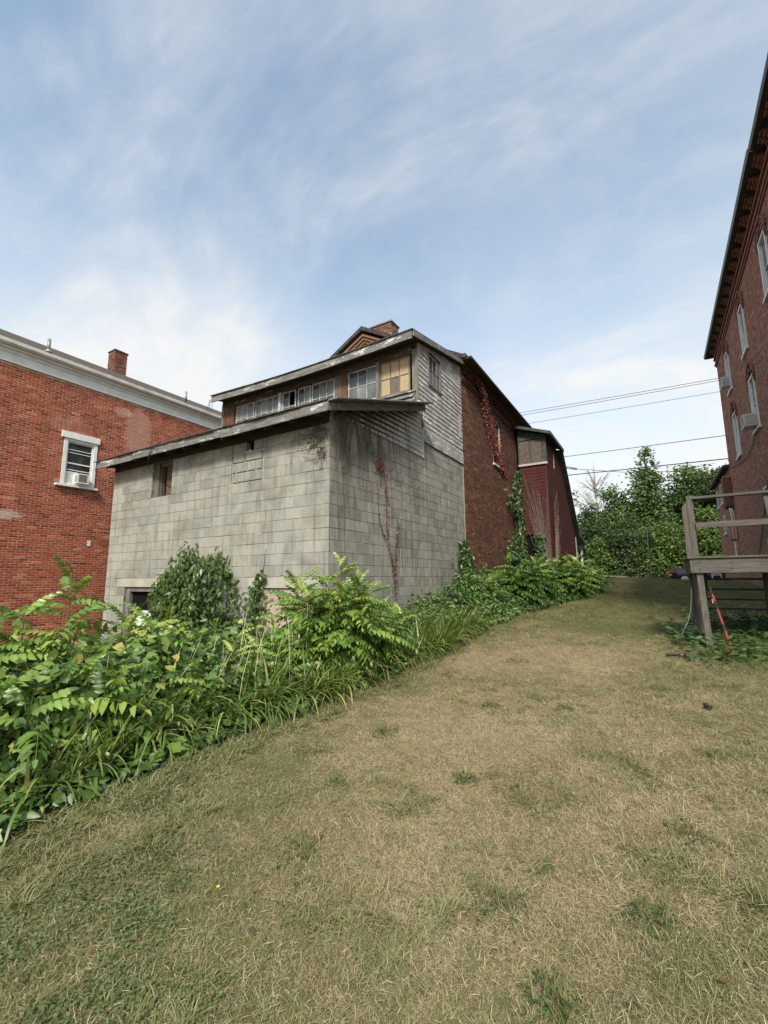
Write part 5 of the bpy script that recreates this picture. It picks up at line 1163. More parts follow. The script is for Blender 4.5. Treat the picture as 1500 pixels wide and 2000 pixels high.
# ------------------------------------------------------------------ undergrowth masses (uncountable)
def mound(x, y):
    """height of the weed mass above the ground"""
    edge = -3.28 + .28 * (fnoise(x, y, .9, 5) - .5) * 2 + np.interp(y, [0, 6, 11, 15, 20, 23], [0, .05, .1, .5, 1.35, 1.2])
    d = edge - x                                  # distance inside the weeds
    h = sstep(d / 1.3) * (.30 + .95 * fnoise(x, y, 1.25, 21)) + .10 * (d > 0) + .10 * (fnoise(x, y, 3.3, 25) - .5) * sstep(d / .5)
    h *= np.interp(y, [-2, 1, 3, 4.5, 6, 9, 12, 16, 20, 23], [.85, 1.0, 1.1, .9, .85, 1.05, 1.35, 1.45, 1.3, .4])
    h *= 1 - .5 * sstep((-6.2 - x) / 2)
    return np.where(d > 0, h, 0), d
def in_block(x, y): return (x < X0 + .06) & (x > XL - .3) & (y > Y0 - .05)
def undergrowth(name, label, n, xr, yr, tm, mat, size, seed, tint=(.45, .14), depth=.75, flat=.5, keep=None, out=.5):
    rng = np.random.default_rng(seed); x = rng.uniform(*xr, n); y = rng.uniform(*yr, n); h, d = mound(x, y)
    ok = (d > 0) & ~in_block(x, y) & ~((x < -3.32) & (y > 17.75))
    if keep is not None: ok &= keep(x, y, d)
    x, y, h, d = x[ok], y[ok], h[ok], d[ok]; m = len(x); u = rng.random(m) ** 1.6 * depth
    e = .05; gx = (mound(x + e, y)[0] - mound(x - e, y)[0]) / (2 * e); gy = (mound(x, y + e)[0] - mound(x, y - e)[0]) / (2 * e)
    nr = unit(np.stack([-gx * out, -gy * out, np.ones(m)], 1) + rng.normal(0, flat, (m, 3)))
    dr = rnd_dirs(m, rng, (-.7, .1)) + np.stack([-gx * .6, -gy * .6, np.zeros(m)], 1); dr = dr - nr * np.sum(dr * nr, 1, keepdims=True); 
    P = np.stack([x, y, ground_z(x, y) + h * (1 - u) + .02 + .05 * rng.normal(0, 1, m) * (h > .2)], 1)
    S = size * rng.uniform(.6, 1.25, m); ti = rng.normal(*tint, m) - .34 * u + .18 * (fnoise(x, y, 1.5, 31) - .5) * 2  # deeper leaves tinted darker: inner shade of the mass put into colour
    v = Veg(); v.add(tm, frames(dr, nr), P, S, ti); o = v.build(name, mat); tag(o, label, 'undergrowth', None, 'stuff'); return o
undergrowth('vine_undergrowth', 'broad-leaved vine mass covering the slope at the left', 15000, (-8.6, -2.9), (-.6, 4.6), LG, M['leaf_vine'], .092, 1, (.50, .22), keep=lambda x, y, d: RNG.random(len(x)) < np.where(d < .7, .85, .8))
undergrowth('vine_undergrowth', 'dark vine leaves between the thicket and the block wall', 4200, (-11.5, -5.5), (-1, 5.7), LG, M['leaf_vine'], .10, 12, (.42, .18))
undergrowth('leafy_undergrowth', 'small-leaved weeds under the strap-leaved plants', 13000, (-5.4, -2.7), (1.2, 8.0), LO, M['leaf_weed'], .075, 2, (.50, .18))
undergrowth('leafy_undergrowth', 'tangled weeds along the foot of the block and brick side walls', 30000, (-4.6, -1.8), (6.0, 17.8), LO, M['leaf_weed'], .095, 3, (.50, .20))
undergrowth('leafy_undergrowth', 'dark bushy weeds at the foot of the red shed', 16000, (-4.0, -1.0), (14.0, 23), LO, M['leaf_creeper'], .12, 4, (.55, .2))
undergrowth('narrow_leaf_weeds', 'narrow-leaved pale weeds mixed along the side wall', 6500, (-4.5, -2.3), (5.5, 14.5), LN, M['leaf_weed'], .13, 6, (.62, .15), depth=.4, flat=.6)
# strap-leaved clumps
BL = [blade(math.radians(c), 1., .020, 7, t) for c, t in ((70, .3), (105, -.4), (135, .5), (155, .2), (40, .1))]
def straps():
    rng = np.random.default_rng(41); v = Veg(); cl = []
    for k in range(230):
        y = rng.uniform(1.4, 9.5); x = -3.32 + .10 * math.sin(y * 2) - abs(rng.normal(0, .42)) + np.interp(y, [1, 6, 10], [-.12, .04, .1]); cl.append((x, y))
    for (x, y) in cl:
        if in_block(np.array(x), np.array(y)): continue
        n = int(rng.uniform(16, 34)); az = rng.normal(rng.uniform(-.9, .4), 1.5, n); f = np.stack([np.cos(az), np.sin(az), np.zeros(n)], 1)
        P = np.stack([x + rng.normal(0, .05, n), y + rng.normal(0, .05, n), np.zeros(n)], 1); P[:, 2] = ground_z(P[:, 0], P[:, 1]) + .45 * mound(P[:, 0], P[:, 1])[0] * rng.random(n)
        S = np.stack([rng.uniform(.8, 1.2, n), *(2 * [rng.uniform(.38, .78, n) * rng.uniform(.8, 1.05)])], 1); ti = np.where(rng.random(n) < .07, rng.uniform(.85, 1, n), rng.normal(.52, .17, n))
        R = frames(f, np.tile([0, 0, 1.], (n, 1))); k = rng.integers(0, len(BL), n)
        for c in range(len(BL)): q = k == c; v.add(BL[c], R[q], P[q], S[q], ti[q])
    o = v.build('strap_leaf_undergrowth', M['leaf_strap']); tag(o, 'arching strap-leaved plants with a few yellow blades edging the lawn', 'undergrowth', None, 'stuff')
straps()
def stalks():
    rng = np.random.default_rng(5); m = MB()
    for k in range(26):
        y = rng.uniform(1.9, 4.6); x = -3.55 - rng.random() * .7; g = gz(x, y); h = rng.uniform(.75, 1.15); a = rng.uniform(0, 6.28); l = rng.uniform(.05, .3)
        m.tube([(x, y, g), (x + l * .4 * math.cos(a), y + l * .4 * math.sin(a), g + h * .6), (x + l * math.cos(a), y + l * math.sin(a), g + h)], [.004, .003, .0015], 4)
        if k % 2: m.tube([(x + l * .5 * math.cos(a), y + l * .5 * math.sin(a), g + h * .7), (x + l * .5 * math.cos(a) + .06, y + l * .5 * math.sin(a) + .03, g + h * .95)], [.002, .001], 4)
    o = m.build('dry_stalks', M['cord']); tag(o, 'thin dry flower stalks standing in the strap-leaved plants', 'stalks', None, 'stuff')
stalks()
# weeds under the deck
def deck_weeds():
    rng = np.random.default_rng(77); n = 5200; x = rng.uniform(.05, 3.4, n); y = rng.uniform(7.6, 14.5, n)
    keep = (x > .45 - .35 * fnoise(x, y, 1.4, 3) * 2 * (y < 10.5)) & (rng.random(n) < np.interp(y, [7.6, 8.3, 10.5, 14], [.25, .95, 1, .35])) & (fnoise(x, y, 1.7, 9) > .30)
    x, y = x[keep], y[keep]; m = len(x); h = .06 + .34 * fnoise(x, y, 1.6, 14) * np.interp(y, [7.5, 8.4, 11, 14], [.5, 1, 1, .5])
    P = np.stack([x, y, ground_z(x, y) + h * rng.random(m)], 1); nr = unit(np.array([[0, 0, 1.]]) + rng.normal(0, .4, (m, 3))); d = rnd_dirs(m, rng, (-.3, .3))
    v = Veg(); k = rng.random(m) < .35; ti = rng.normal(.42, .16, m); S = rng.uniform(.06, .13, m)
    v.add(LG, frames(d, nr)[k], P[k], S[k], ti[k]); v.add(LO, frames(d, nr)[~k], P[~k], S[~k], ti[~k]); o = v.build('deck_weeds', M['leaf_weed']); tag(o, 'leafy weeds growing under the wooden deck', 'weeds', None, 'stuff')
deck_weeds()

# ------------------------------------------------------------------ creepers
def creeper(name, label, cat, fn, n, tm, mat, size, seed, tint=(.45, .15), face=(0, -1, 0), hang=.8, jit=.45, group=None):
    """fn(rng,n)-> points; leaves hang and face outwards"""
    rng = np.random.default_rng(seed); P = fn(rng, n); m = len(P); nr = unit(np.array([face], float) + np.array([[0, 0, .35]]) + rng.normal(0, jit, (m, 3)))
    d = rng.normal(0, .6, (m, 3)) + np.array([[0, 0, -hang]]); d = d - nr * np.sum(d * nr, 1, keepdims=True)
    v = Veg(); v.add(tm, frames(d, nr), P, size * rng.uniform(.55, 1.25, m), rng.normal(*tint, m)); return v, rng
def mound_creeper():
    def fn(rng, n):
        out = []
        for (cx, cz, rx, rz, dep, w) in ((-8.22, 1.05, .42, 1.08, .45, .22), (-7.38, .85, .62, 1.12, .55, .34), (-8.85, 1.05, .42, .62, .34, .13), (-7.9, .45, 1.05, .85, .6, .21), (-8.55, .6, .5, .9, .5, .10)):
            k = int(n * w); th = rng.uniform(0, math.pi, k); ph = np.arccos(rng.uniform(-1, 1, k)); s = rng.uniform(.80, 1.06, k) * (1 + .13 * np.sin(5 * th + 3 * ph + cx * 3) + .06 * np.sin(11 * ph + 7 * th))
            out.append(np.stack([cx + rx * s * np.cos(th) * np.sin(ph), Y0 - .02 - dep * s * np.sin(th) * np.sin(ph), cz + rz * s * np.cos(ph)], 1))
        P = np.concatenate(out); return P[P[:, 2] > gz(-8, 5.3) - .1]
    r = root('wall_creeper', (-7.9, Y0 - .2, gz(-7.9, 5.4)), 'rounded green creeper mound climbing the front of the block wall', 'creeper')
    v, rng = creeper('', '', '', fn, 5200, LO, M['leaf_creeper'], .125, 51, (.42, .16)); v.build('foliage', M['leaf_creeper'], r)
    part('stem', M['stem_dead'], r, lambda m: [m.tube([(-8.3 + .3 * k, Y0 - .12, gz(-8, 5.5) - .05), (-8.35 + .33 * k, Y0 - .1, .6), (-8.3 + .34 * k, Y0 - .06, 1.5)], [.02, .015, .006], 5) for k in range(5)])
    r = root('wall_creeper', (-6.3, Y0 - .1, gz(-6.3, 5.5)), 'small leafy creeper beside the plywood sheet on the block wall', 'creeper')
    def fn2(rng, n):
        z = rng.uniform(-.2, 1.62, n); w = np.interp(z, [-.2, .8, 1.3, 1.65], [.45, .38, .2, .07]); return np.stack([-6.40 + .17 * z + rng.normal(0, .5, n) * w, Y0 - .04 - .22 * rng.random(n) * np.interp(z, [0, 1.6], [1, .3]), z], 1)
    v, rng = creeper('', '', '', fn2, 520, LO, M['leaf_creeper'], .105, 52, (.42, .15)); v.build('foliage', M['leaf_creeper'], r)
    part('stem', M['stem_dead'], r, lambda m: m.tube([(-6.4, Y0 - .06, -.4), (-6.25, Y0 - .03, .9), (-6.10, Y0 - .015, 1.75), (-6.08, Y0 - .012, 2.05)], [.012, .009, .005, .003], 5))
mound_creeper()
XW = X0 + .01
def side_creepers():
    # ivy column at the brick corner
    r = root('ivy_column', (XW + .1, 17.5, gz(XW, 17.5)), 'dark green ivy column at the corner of brick wall and red shed', 'ivy')
    def fn(rng, n):
        z = rng.uniform(1.0, 5.75, n); w = np.interp(z, [1, 2.5, 4, 5.2, 5.8], [.42, .45, .34, .22, .1]); return np.stack([XW + .04 + .30 * rng.random(n) * np.interp(z, [1, 5.7], [1.1, .5]), 17.62 - np.abs(rng.normal(0, 1, n)) * w * 1.5 * (1 + .5 * np.sin(z * 3.1)) + .2, z], 1)
    v, rng = creeper('', '', '', fn, 2600, LO, M['leaf_creeper'], .15, 53, (.22, .16), (.6, -.8, 0)); v.build('foliage', M['leaf_creeper'], r)
    part('stem', M['stem_dead'], r, lambda m: [m.tube([(XW + .08, 17.3 + .15 * k, .6), (XW + .06, 17.25 + .15 * k, 3), (XW + .05, 17.4 + .1 * k, 5.4)], [.03, .02, .008], 5) for k in range(3)])
    r = root('ivy_clump', (XW + .15, 11.8, gz(XW, 11.8)), 'ivy clump climbing the joint of block wall and brick wall', 'ivy')
    def fn2(rng, n):
        z = rng.uniform(.4, 2.52, n); w = np.interp(z, [.4, 1.4, 2.2, 2.55], [.5, .45, .3, .1]); return np.stack([XW + .03 + .30 * rng.random(n) * np.interp(z, [.4, 2.5], [1.2, .4]), 11.72 + rng.normal(0, .7, n) * w, z], 1)
    v, rng = creeper('', '', '', fn2, 1300, LO, M['leaf_creeper'], .13, 54, (.20, .15), (.8, -.6, 0)); v.build('foliage', M['leaf_creeper'], r)
    part('stem', M['stem_dead'], r, lambda m: m.tube([(XW + .06, 11.7, .2), (XW + .05, 11.75, 1.4), (XW + .04, 11.7, 2.3)], [.025, .018, .006], 5))
    r = root('ivy_patch', (-3.82, 17.8, gz(-3.82, 17.6)), 'pale ivy patch on the red shed right of its doorway', 'ivy')
    def fn3(rng, n):
        z = rng.uniform(1.2, 3.2, n); return np.stack([-3.80 + rng.normal(0, .10, n), 17.86 - .14 * rng.random(n), z], 1)
    v, rng = creeper('', '', '', fn3, 420, LO, M['leaf_weed'], .13, 55, (.28, .15)); v.build('foliage', M['leaf_weed'], r)
    part('stem', M['stem_pale'], r, lambda m: m.tube([(-3.80, 17.84, .8), (-3.8, 17.85, 2), (-3.78, 17.85, 3.1)], [.015, .012, .005], 5))
    # red creeper down the dark brick wall
    r = root('red_creeper', (XW + .05, 14.6, 6.5), 'red-leaved creeper hanging down the dark brick wall past the window', 'creeper')
    path = np.array([[13.10, 7.92], [13.7, 7.60], [14.25, 7.10], [14.75, 6.65], [15.15, 6.15], [15.6, 5.75], [16.05, 5.45]])
    def fn4(rng, n):
        t = rng.random(n) * 6; i = np.minimum(t.astype(int), 5); f = t - i; p = path[i] * (1 - f)[:, None] + path[i + 1] * f[:, None]; w = np.interp(t, [0, 1, 2, 4, 6], [.18, .16, .42, .40, .22])
        return np.stack([XW + .05 + .06 * rng.random(n) + .10 * (p[:, 1] > 7.4), p[:, 0] + rng.normal(0, 1, n) * w * .75, p[:, 1] + rng.normal(0, 1, n) * w * .55], 1)
    v, rng = creeper('', '', '', fn4, 1500, LO, M['leaf_red'], .085, 56, (.5, .22), (1, -.3, 0)); v.build('foliage', M['leaf_red'], r)
    part('stem', M['stem_dead'], r, lambda m: m.tube([(XW + .06, p[0], p[1]) for p in path], [.006] * len(path), 4))
side_creepers()
def wall_vines():
    rng = np.random.default_rng(61)
    # dead red creeper on the block side wall: Y-shaped lower stem and a short upper tuft
    r = root('dead_creeper', (XW + .02, 7.5, 1.3), 'withered red creeper with a forked stem on the block side wall', 'creeper')
    st = [[(7.98, 1.15), (7.86, 1.7), (7.70, 2.15), (7.62, 2.55), (7.62, 3.15), (7.60, 3.35)], [(7.95, 1.3), (7.96, 1.85), (8.02, 2.3), (8.08, 2.75)], [(7.62, 2.2), (7.36, 2.6), (7.30, 3.05), (7.30, 3.4)]]
    dens = [150, 80, 26]; v = Veg()
    for pts, n in zip(st, dens):
        part('stem', M['stem_dead'], r, lambda m: m.tube([(XW + .02, p[0], p[1]) for p in pts], [.008 - .005 * i / len(pts) for i in range(len(pts))], 5))
        P = np.array(pts); t = rng.random(n) * (len(P) - 1.001); i = t.astype(int); f = (t - i)[:, None]; q = P[i] * (1 - f) + P[i + 1] * f
        X = np.stack([XW + .025 + .03 * rng.random(n), q[:, 0] + rng.normal(0, .035, n), q[:, 1] + rng.normal(0, .03, n)], 1); nr = unit(np.array([[1., -.3, .2]]) + rng.normal(0, .5, (n, 3)))
        v.add(LO, frames(rng.normal(0, .6, (n, 3)) + np.array([[0, 0, -.7]]), nr), X, rng.uniform(.03, .06, n), rng.normal(.42, .3, n))
    v.build('withered_leaves', M['leaf_red'], r)
    r = root('dead_creeper', (XW + .02, 7.4, 3.6), 'short withered red tuft higher up on the block side wall', 'creeper')
    for pts in ([(7.30, 4.38), (7.32, 4.1), (7.38, 3.75), (7.32, 3.6)], [(7.62, 4.05), (7.52, 3.85), (7.42, 3.68)], [(7.05, 3.95), (7.20, 3.75), (7.30, 3.62)]):
        part('stem', M['stem_dead'], r, lambda m: m.tube([(XW + .02, p[0], p[1]) for p in pts], .005, 5))
    n = 110; X = np.stack([XW + .025 + .03 * rng.random(n), 7.38 + rng.normal(0, .09, n), 3.62 + np.abs(rng.normal(0, .22, n))], 1); v = Veg()
    v.add(LO, frames(rng.normal(0, .6, (n, 3)) + np.array([[0, 0, -.7]]), unit(np.array([[1., -.3, .2]]) + rng.normal(0, .5, (n, 3)))), X, rng.uniform(.03, .065, n), rng.normal(.40, .3, n)); v.build('withered_leaves', M['leaf_red'], r)
    # bare hanging runners over the side wall and under the rake
    r = root('bare_vine', (XW + .02, 7.0, 3.5), 'tangle of bare dead vine stems hanging over the block side wall', 'vine')
    def runners(m):
        for k in range(120):
            y = 5.85 + abs(rng.normal(0, 1.05)); y = min(y, 9.3); ztop = min(RA(y) - .05, 4.3 + rng.random() * .9); L = rng.gamma(2.2, .38) + .2; n = 7; p = []; yy = y; dy = rng.normal(0, .05)
            for i in range(n): p.append((XW + .026 + .012 * rng.random(), yy, ztop - L * i / (n - 1))); yy += dy + rng.normal(0, .05); dy *= .8
            m.tube(p, [.0048 - .0025 * i / n for i in range(n)], 4)
        for k in range(26):
            y = rng.uniform(5.9, 8.9); z = rng.uniform(3.2, min(4.9, RA(y) - .1)); p = [(XW + .028, y + .16 * i, z + .13 * math.sin(i * .9 + k) * (i / 5) + .03 * i) for i in range(6)]; m.tube(p, .003, 4)
        for k in range(34):
            y = rng.uniform(5.85, 11.5); z = rng.uniform(1.6, 3.2); L = rng.uniform(.3, 1.1); m.tube([(XW + .022, y + rng.normal(0, .02) * i, z - L * i / 4) for i in range(5)], .0028, 4)
    part('stem', M['stem_dead'], r, runners)
    r = root('bare_vine', (-5.2, Y0 - .05, 3.9), 'brown withered vine tuft under the eave at the block annex corner', 'vine')
    def tuft(m):
        for k in range(22):
            x = -4.72 - abs(rng.normal(0, .4)); z0 = 4.25; L = rng.uniform(.2, .75); m.tube([(x + rng.normal(0, .06) * i, Y0 - .03 - .02 * rng.random(), z0 - L * i / 5) for i in range(6)], .0035, 4)
    part('stem', M['stem_dead'], r, tuft); n = 150; xx = -4.70 - np.abs(rng.normal(0, .24, n)); X = np.stack([xx, Y0 - .03 - .03 * rng.random(n), 4.15 - np.abs(rng.normal(.35, .16, n)) * np.interp(xx, [-5.5, -4.8, -4.66], [.5, 1, 1.25])], 1); v = Veg()
    v.add(LO, frames(rng.normal(0, .6, (n, 3)) + np.array([[0, 0, -.7]]), unit(np.array([[0, -1., .2]]) + rng.normal(0, .5, (n, 3)))), X, rng.uniform(.03, .065, n), rng.normal(.35, .3, n)); v.build('withered_leaves', M['leaf_brown'], r)
    # pale fan of dead stems on the red shed
    r = root('bare_vine', (-3.5, 17.86, gz(-3.5, 17.8)), 'pale fan of dead vine stems spread over the red shed front', 'vine')
    def fan(m):
        for k in range(70):
            x0 = -3.56 + rng.normal(0, .10); h = rng.uniform(2.2, 4.9); tilt = rng.normal(-.14, .11); x1 = max(x0 + tilt * h, -4.35); x1 = min(x1, -3.42); p = []
            for i in range(7): t = i / 6; p.append((x0 + (x1 - x0) * t ** 1.3 + rng.normal(0, .03) * t, 17.868, 1.1 + h * t))
            m.tube(p, [.0085 - .006 * i / 6 for i in range(7)], 4)
        for k in range(30):
            y0 = 18.0 + rng.random() * .5; h = rng.uniform(1.5, 4.2); m.tube([(-3.365, y0 + (.12 + .2 * rng.random()) * i, 1.2 + h * i / 5) for i in range(6)], [.008 - .006 * i / 6 for i in range(6)], 4)
    part('stem', M['stem_pale'], r, fan)
    # drooping cable on the left of the eave
    tag(part('hanging_cable', M['wire'], None, lambda m: m.tube([(-9.0, 5.415, 4.48), (-9.28, 5.40, 4.38), (-9.42, 5.41, 4.20), (-9.44, 5.45, 3.95), (-9.34, 5.6, 3.72), (-9.2, 5.85, 3.55)], .010, 6), smooth=True), 'loose black cable looping from the eave into the small block wall opening', 'cable')
    tag(part('hanging_cable', M['wire'], None, lambda m: m.tube([(-11.55, 5.42, 4.46), (-11.62, 5.40, 4.36), (-11.66, 5.40, 4.20), (-11.64, 5.41, 4.12)], .012, 6), smooth=True), 'short black cable end over the left tip of the lower eave', 'cable')
    def twig(m):
        for k in range(9):
            x = -11.85 + rng.normal(0, .05); L = rng.uniform(.25, .7); a = rng.normal(0, .5); m.tube([(x, 8.72, 7.25), (x + .15 * a, 8.70, 7.2 - .4 * L), (x + .5 * a * L, 8.68, 7.25 - L)], [.005, .004, .002], 4)
    tag(part('dead_twigs', M['stem_dead'], None, twig), 'dead twigs hanging from the left end of the upper roof', 'twigs')
wall_vines()

# ------------------------------------------------------------------ trees beyond the street
def tree(name, x, y, blobs, n, leaf, mat, label, seed, trunk_r=.2, group='trees beyond the street', lean=0.):
    rng = np.random.default_rng(seed); g = gz(x, y); r = root(name, (x, y, g), label, 'tree', group); tot = sum(b[3] * b[4] * b[5] for b in blobs); v = Veg(); top = max(b[2] + b[5] for b in blobs)
    tr = part('trunk', M['bark'], r, lambda m: m.tube([(x, y, g - .2), (x + lean * .4, y, g + (top - g) * .35), (x + lean, y, g + (top - g) * .8)], [trunk_r, trunk_r * .75, trunk_r * .25], 8), smooth=True)
    limbs = MB()
    for (bx, by, bz, rx, ry, rz) in blobs:
        t = min(.75, max(.25, (bz - g - rz) / (top - g))); limbs.tube([(x + lean * t, y, g + (top - g) * t), ((x + bx) / 2 + .1, (y + by) / 2, bz - rz * .5), (bx, by, bz + rz * .3)], [trunk_r * .4, trunk_r * .25, trunk_r * .08], 5)
        ns = max(4, int(n * rx * ry * rz / tot / 26)); c = rng.normal(0, 1, (ns, 3)); c = unit(c) * rng.uniform(.35, 1.02, (ns, 1)) ** .7
        C = np.array([bx, by, bz]) + c * np.array([rx, ry, rz]); k = 26; spread = .22 * (rx + ry + rz) / 3 + .12
        P = (C[:, None, :] + rng.normal(0, 1, (ns, k, 3)) * spread * np.array([1, 1, .6])).reshape(-1, 3); m = len(P); base = np.repeat(rng.normal(.45, .13, ns), k)
        nr = unit(np.repeat(c, k, 0) * .7 + np.array([[0, 0, .6]]) + rng.normal(0, .6, (m, 3))); ti = base + rng.normal(0, .10, m)
        v.add(LD, frames(rnd_dirs(m, rng, (-.9, .4)), nr), P, leaf * rng.uniform(.6, 1.35, m), ti)
    v.build('crown', mat, r, smooth=False); limbs.build('limbs', M['bark'], tr)
def blob_column(x, y, z0, z1, r0, r1, n, seed):
    rng = np.random.default_rng(seed); out = []
    for i in range(n):
        t = i / max(1, n - 1); rr = r0 + (r1 - r0) * t; out.append((x + rng.normal(0, .45 * rr), y + rng.normal(0, .3 * rr), z0 + (z1 - z0) * t, rr * rng.uniform(.75, 1.1), rr * rng.uniform(.75, 1.1), rr * rng.uniform(.6, .85)))
    return out
tree('poplar_tree', -.35, 47, blob_column(-.4, 47, 4.0, 10.6, 2.3, 1.1, 12, 1) + blob_column(-.1, 47, 10.6, 13.1, 1.0, .45, 6, 9), 16000, .30, M['leaf_poplar'], 'tallest green poplar in the trees beyond the street', 201, lean=.2)
tree('broadleaf_tree', 2.4, 48, blob_column(2.4, 48, 4.0, 10.9, 2.4, 1.3, 12, 2), 14000, .32, M['leaf_poplar'], 'rounded green tree right of the tall poplar', 202)
tree('maple_tree', 5.3, 46, blob_column(5.1, 46, 5.0, 10.0, 1.9, 1.2, 10, 3), 13000, .30, M['leaf_maple'], 'dark maple showing beside the brick rear wing', 203)
tree('broadleaf_tree', -3.0, 46, blob_column(-2.9, 46, 3.0, 9.3, 2.0, 1.0, 10, 4), 12500, .28, M['leaf_poplar'], 'medium green tree left of the tall poplar', 204)
tree('young_ash_tree', .6, 43.5, blob_column(.5, 43.5, 2.2, 5.4, 1.7, 1.0, 9, 5) + [(1.8, 43.5, 3.5, 1.3, 1.2, 1.0), (2.6, 43.6, 2.4, 1.2, 1.0, .8), (-.6, 43.4, 2.0, .9, .9, .7)], 14000, .24, M['leaf_yellowgreen'], 'yellow-green young tree behind the sign post', 205, .12)
tree('broadleaf_tree', 4.6, 43.2, blob_column(4.4, 43.2, 2.2, 6.2, 1.7, 1.1, 8, 15), 10500, .26, M['leaf_yellowgreen'], 'yellowish green tree seen through the deck railing', 215, .12)
tree('dark_shrub_tree', -5.2, 44, blob_column(-5.1, 44, 2.5, 7.6, 1.5, .7, 9, 6), 10500, .26, M['leaf_maple'], 'dark tree close to the red shed roof edge', 206)
tree('spruce_tree', -2.0, 43.5, blob_column(-2.0, 43.5, 1.8, 6.3, 1.9, .7, 9, 7), 13000, .22, M['leaf_spruce'], 'dark spruce in the middle of the trees beyond the street', 207)
tree('shrub_tree', -4.4, 42.5, blob_column(-4.3, 42.5, 1.6, 4.3, 1.1, .7, 6, 8), 4500, .22, M['leaf_yellowgreen'], 'light green shrub under the dark tree by the shed', 208, .08)
tree('shrub_tree', -.6, 42.4, [(-1.3, 42.4, 1.7, 1.2, .8, .7), (.2, 42.4, 1.6, 1.1, .8, .6), (-2.7, 42.4, 1.6, 1.2, .8, .6), (1.6, 42.5, 1.6, 1.2, .8, .6), (3.2, 42.5, 1.7, 1.2, .8, .7)], 5500, .20, M['leaf_maple'], 'low dark shrub row along the far side of the street', 209, .05)
tree('broadleaf_tree', -8.5, 50, blob_column(-8.5, 50, 4.0, 9.5, 2.4, 1.3, 8, 10), 4500, .34, M['leaf_poplar'], 'green tree half hidden behind the red shed', 210)
tree('broadleaf_tree', 9.5, 49, blob_column(9.5, 49, 4.0, 10.0, 2.6, 1.4, 8, 11), 4500, .34, M['leaf_maple'], 'dark tree half hidden behind the brick rear wing', 211)
def bare_tree():
    rng = np.random.default_rng(9); x, y = -4.5, 48.0; g = gz(x, y); r = root('bare_tree', (x, y, g), 'leafless pale tree rising behind the red shed', 'tree', 'trees beyond the street')
    part('trunk', M['bark_pale'], r, lambda m: m.tube([(x, y, g - .2), (x + .1, y, 5), (x - .1, y, 8.0), (x - .15, y, 11.6)], [.16, .12, .09, .02], 7), smooth=True)
    def br(m):
        for k in range(40):
            z = rng.uniform(5.5, 10.8); a = rng.uniform(0, 6.28); L = rng.uniform(1.2, 2.6) * np.interp(z, [5, 11], [1, .45]); d = np.array([math.cos(a), math.sin(a) * .6, rng.uniform(.55, 1.2)]); p0 = np.array([x - .1, y, z]); p1 = p0 + d * L * .5 + (0, 0, .1); p2 = p0 + d * L + (0, 0, .3)
            m.tube([p0, p1, p2], [.045, .03, .010], 5)
            for j in range(9):
                q = p0 + (p2 - p0) * rng.uniform(.3, 1); e = d + rng.normal(0, .55, 3); m.tube([q, q + e * L * .2, q + e * L * .38 + (0, 0, .05)], [.014, .009, .004], 4)
    part('branches', M['bark_pale'], r, br)
bare_tree()

# ------------------------------------------------------------------ lawn
def greenness(x, y):
    """0 = straw, 1 = green; shared by the soil colour and the blades"""
    g = .45 + 1.35 * (fnoise(x, y, .75, 301) - .5) + .55 * (fnoise(x, y, 2.3, 320) - .5)
    fw = -.5215 * x + .8533 * y; lat = .8533 * x + .5215 * y
    g = g + .26 * np.exp(-((lat + 1.4) / 1.1) ** 2 - ((fw - 2.0) / .9) ** 2) - .30 * np.exp(-((lat - .6) / 1.5) ** 2 - ((fw - 4.6) / 1.6) ** 2) - .22 * np.exp(-((x + 1.2) / 1.3) ** 2) * sstep((y - 5) / 2) * (1 - sstep((y - 12) / 3))
    g = g + .28 * sstep((-2.75 - x) / .5) + .48 * sstep((y - 7.0) / 4) - .35 * np.exp(-((y - 15.5) / .9) ** 2) * (x > -1.2)
    g = g + .45 * sstep((x - .35) / .5) * sstep((y - 6.8) / 1.5)
    return np.clip(g, 0, 1)
def bare(x, y):
    b = 0.
    for (cx, cy, rx, ry) in ((-1.05, 4.62, .22, .10), (-2.1, 2.35, .10, .20), (-1.95, 4.3, .25, .08), (-2.35, 3.25, .3, .1), (-.35, 3.3, .2, .09)): b = np.maximum(b, np.exp(-((x - cx) / rx) ** 2 - ((y - cy) / ry) ** 2))
    return b
def ground_attr():
    o = bpy.data.objects['ground']; me = o.data; co = np.zeros(len(me.vertices) * 3); me.vertices.foreach_get('co', co); co = co.reshape(-1, 3)
    me.attributes.new('green', 'FLOAT', 'POINT').data.foreach_set('value', greenness(co[:, 0], co[:, 1]).astype(np.float32))
ground_attr()
def mat_grass(name, stops, trans=.3, amt=.75):
    t = MT(name); oi = N(t.nt, 'ShaderNodeObjectInfo')
    x = t.math('ADD', t.math('MULTIPLY', t.attr(), .55), t.math('MULTIPLY', t.math('ADD', oi.outputs['Random'], t.noise(1.4, detail=5)), amt * .5), True)
    c = t.ramp(x, stops); p = N(t.nt, 'ShaderNodeBsdfPrincipled'); p.inputs['Roughness'].default_value = .6; p.inputs['Specular IOR Level'].default_value = .25; t.L.new(c, p.inputs['Base Color'])
    tr = N(t.nt, 'ShaderNodeBsdfTranslucent'); t.L.new(c, tr.inputs[0]); mx = N(t.nt, 'ShaderNodeMixShader'); mx.inputs[0].default_value = trans
    t.L.new(p.outputs[0], mx.inputs[1]); t.L.new(tr.outputs[0], mx.inputs[2]); t.L.new(mx.outputs[0], t.out.inputs[0]); return t.m
M['grass_green'] = mat_grass('green_grass', [(0, (.080, .090, .034)), (.4, (.155, .165, .068)), (.75, (.24, .245, .11)), (1, (.36, .34, .175))])
M['grass_straw'] = mat_grass('straw_grass', [(0, (.165, .125, .07)), (.35, (.30, .24, .135)), (.7, (.46, .38, .23)), (1, (.62, .535, .355))])
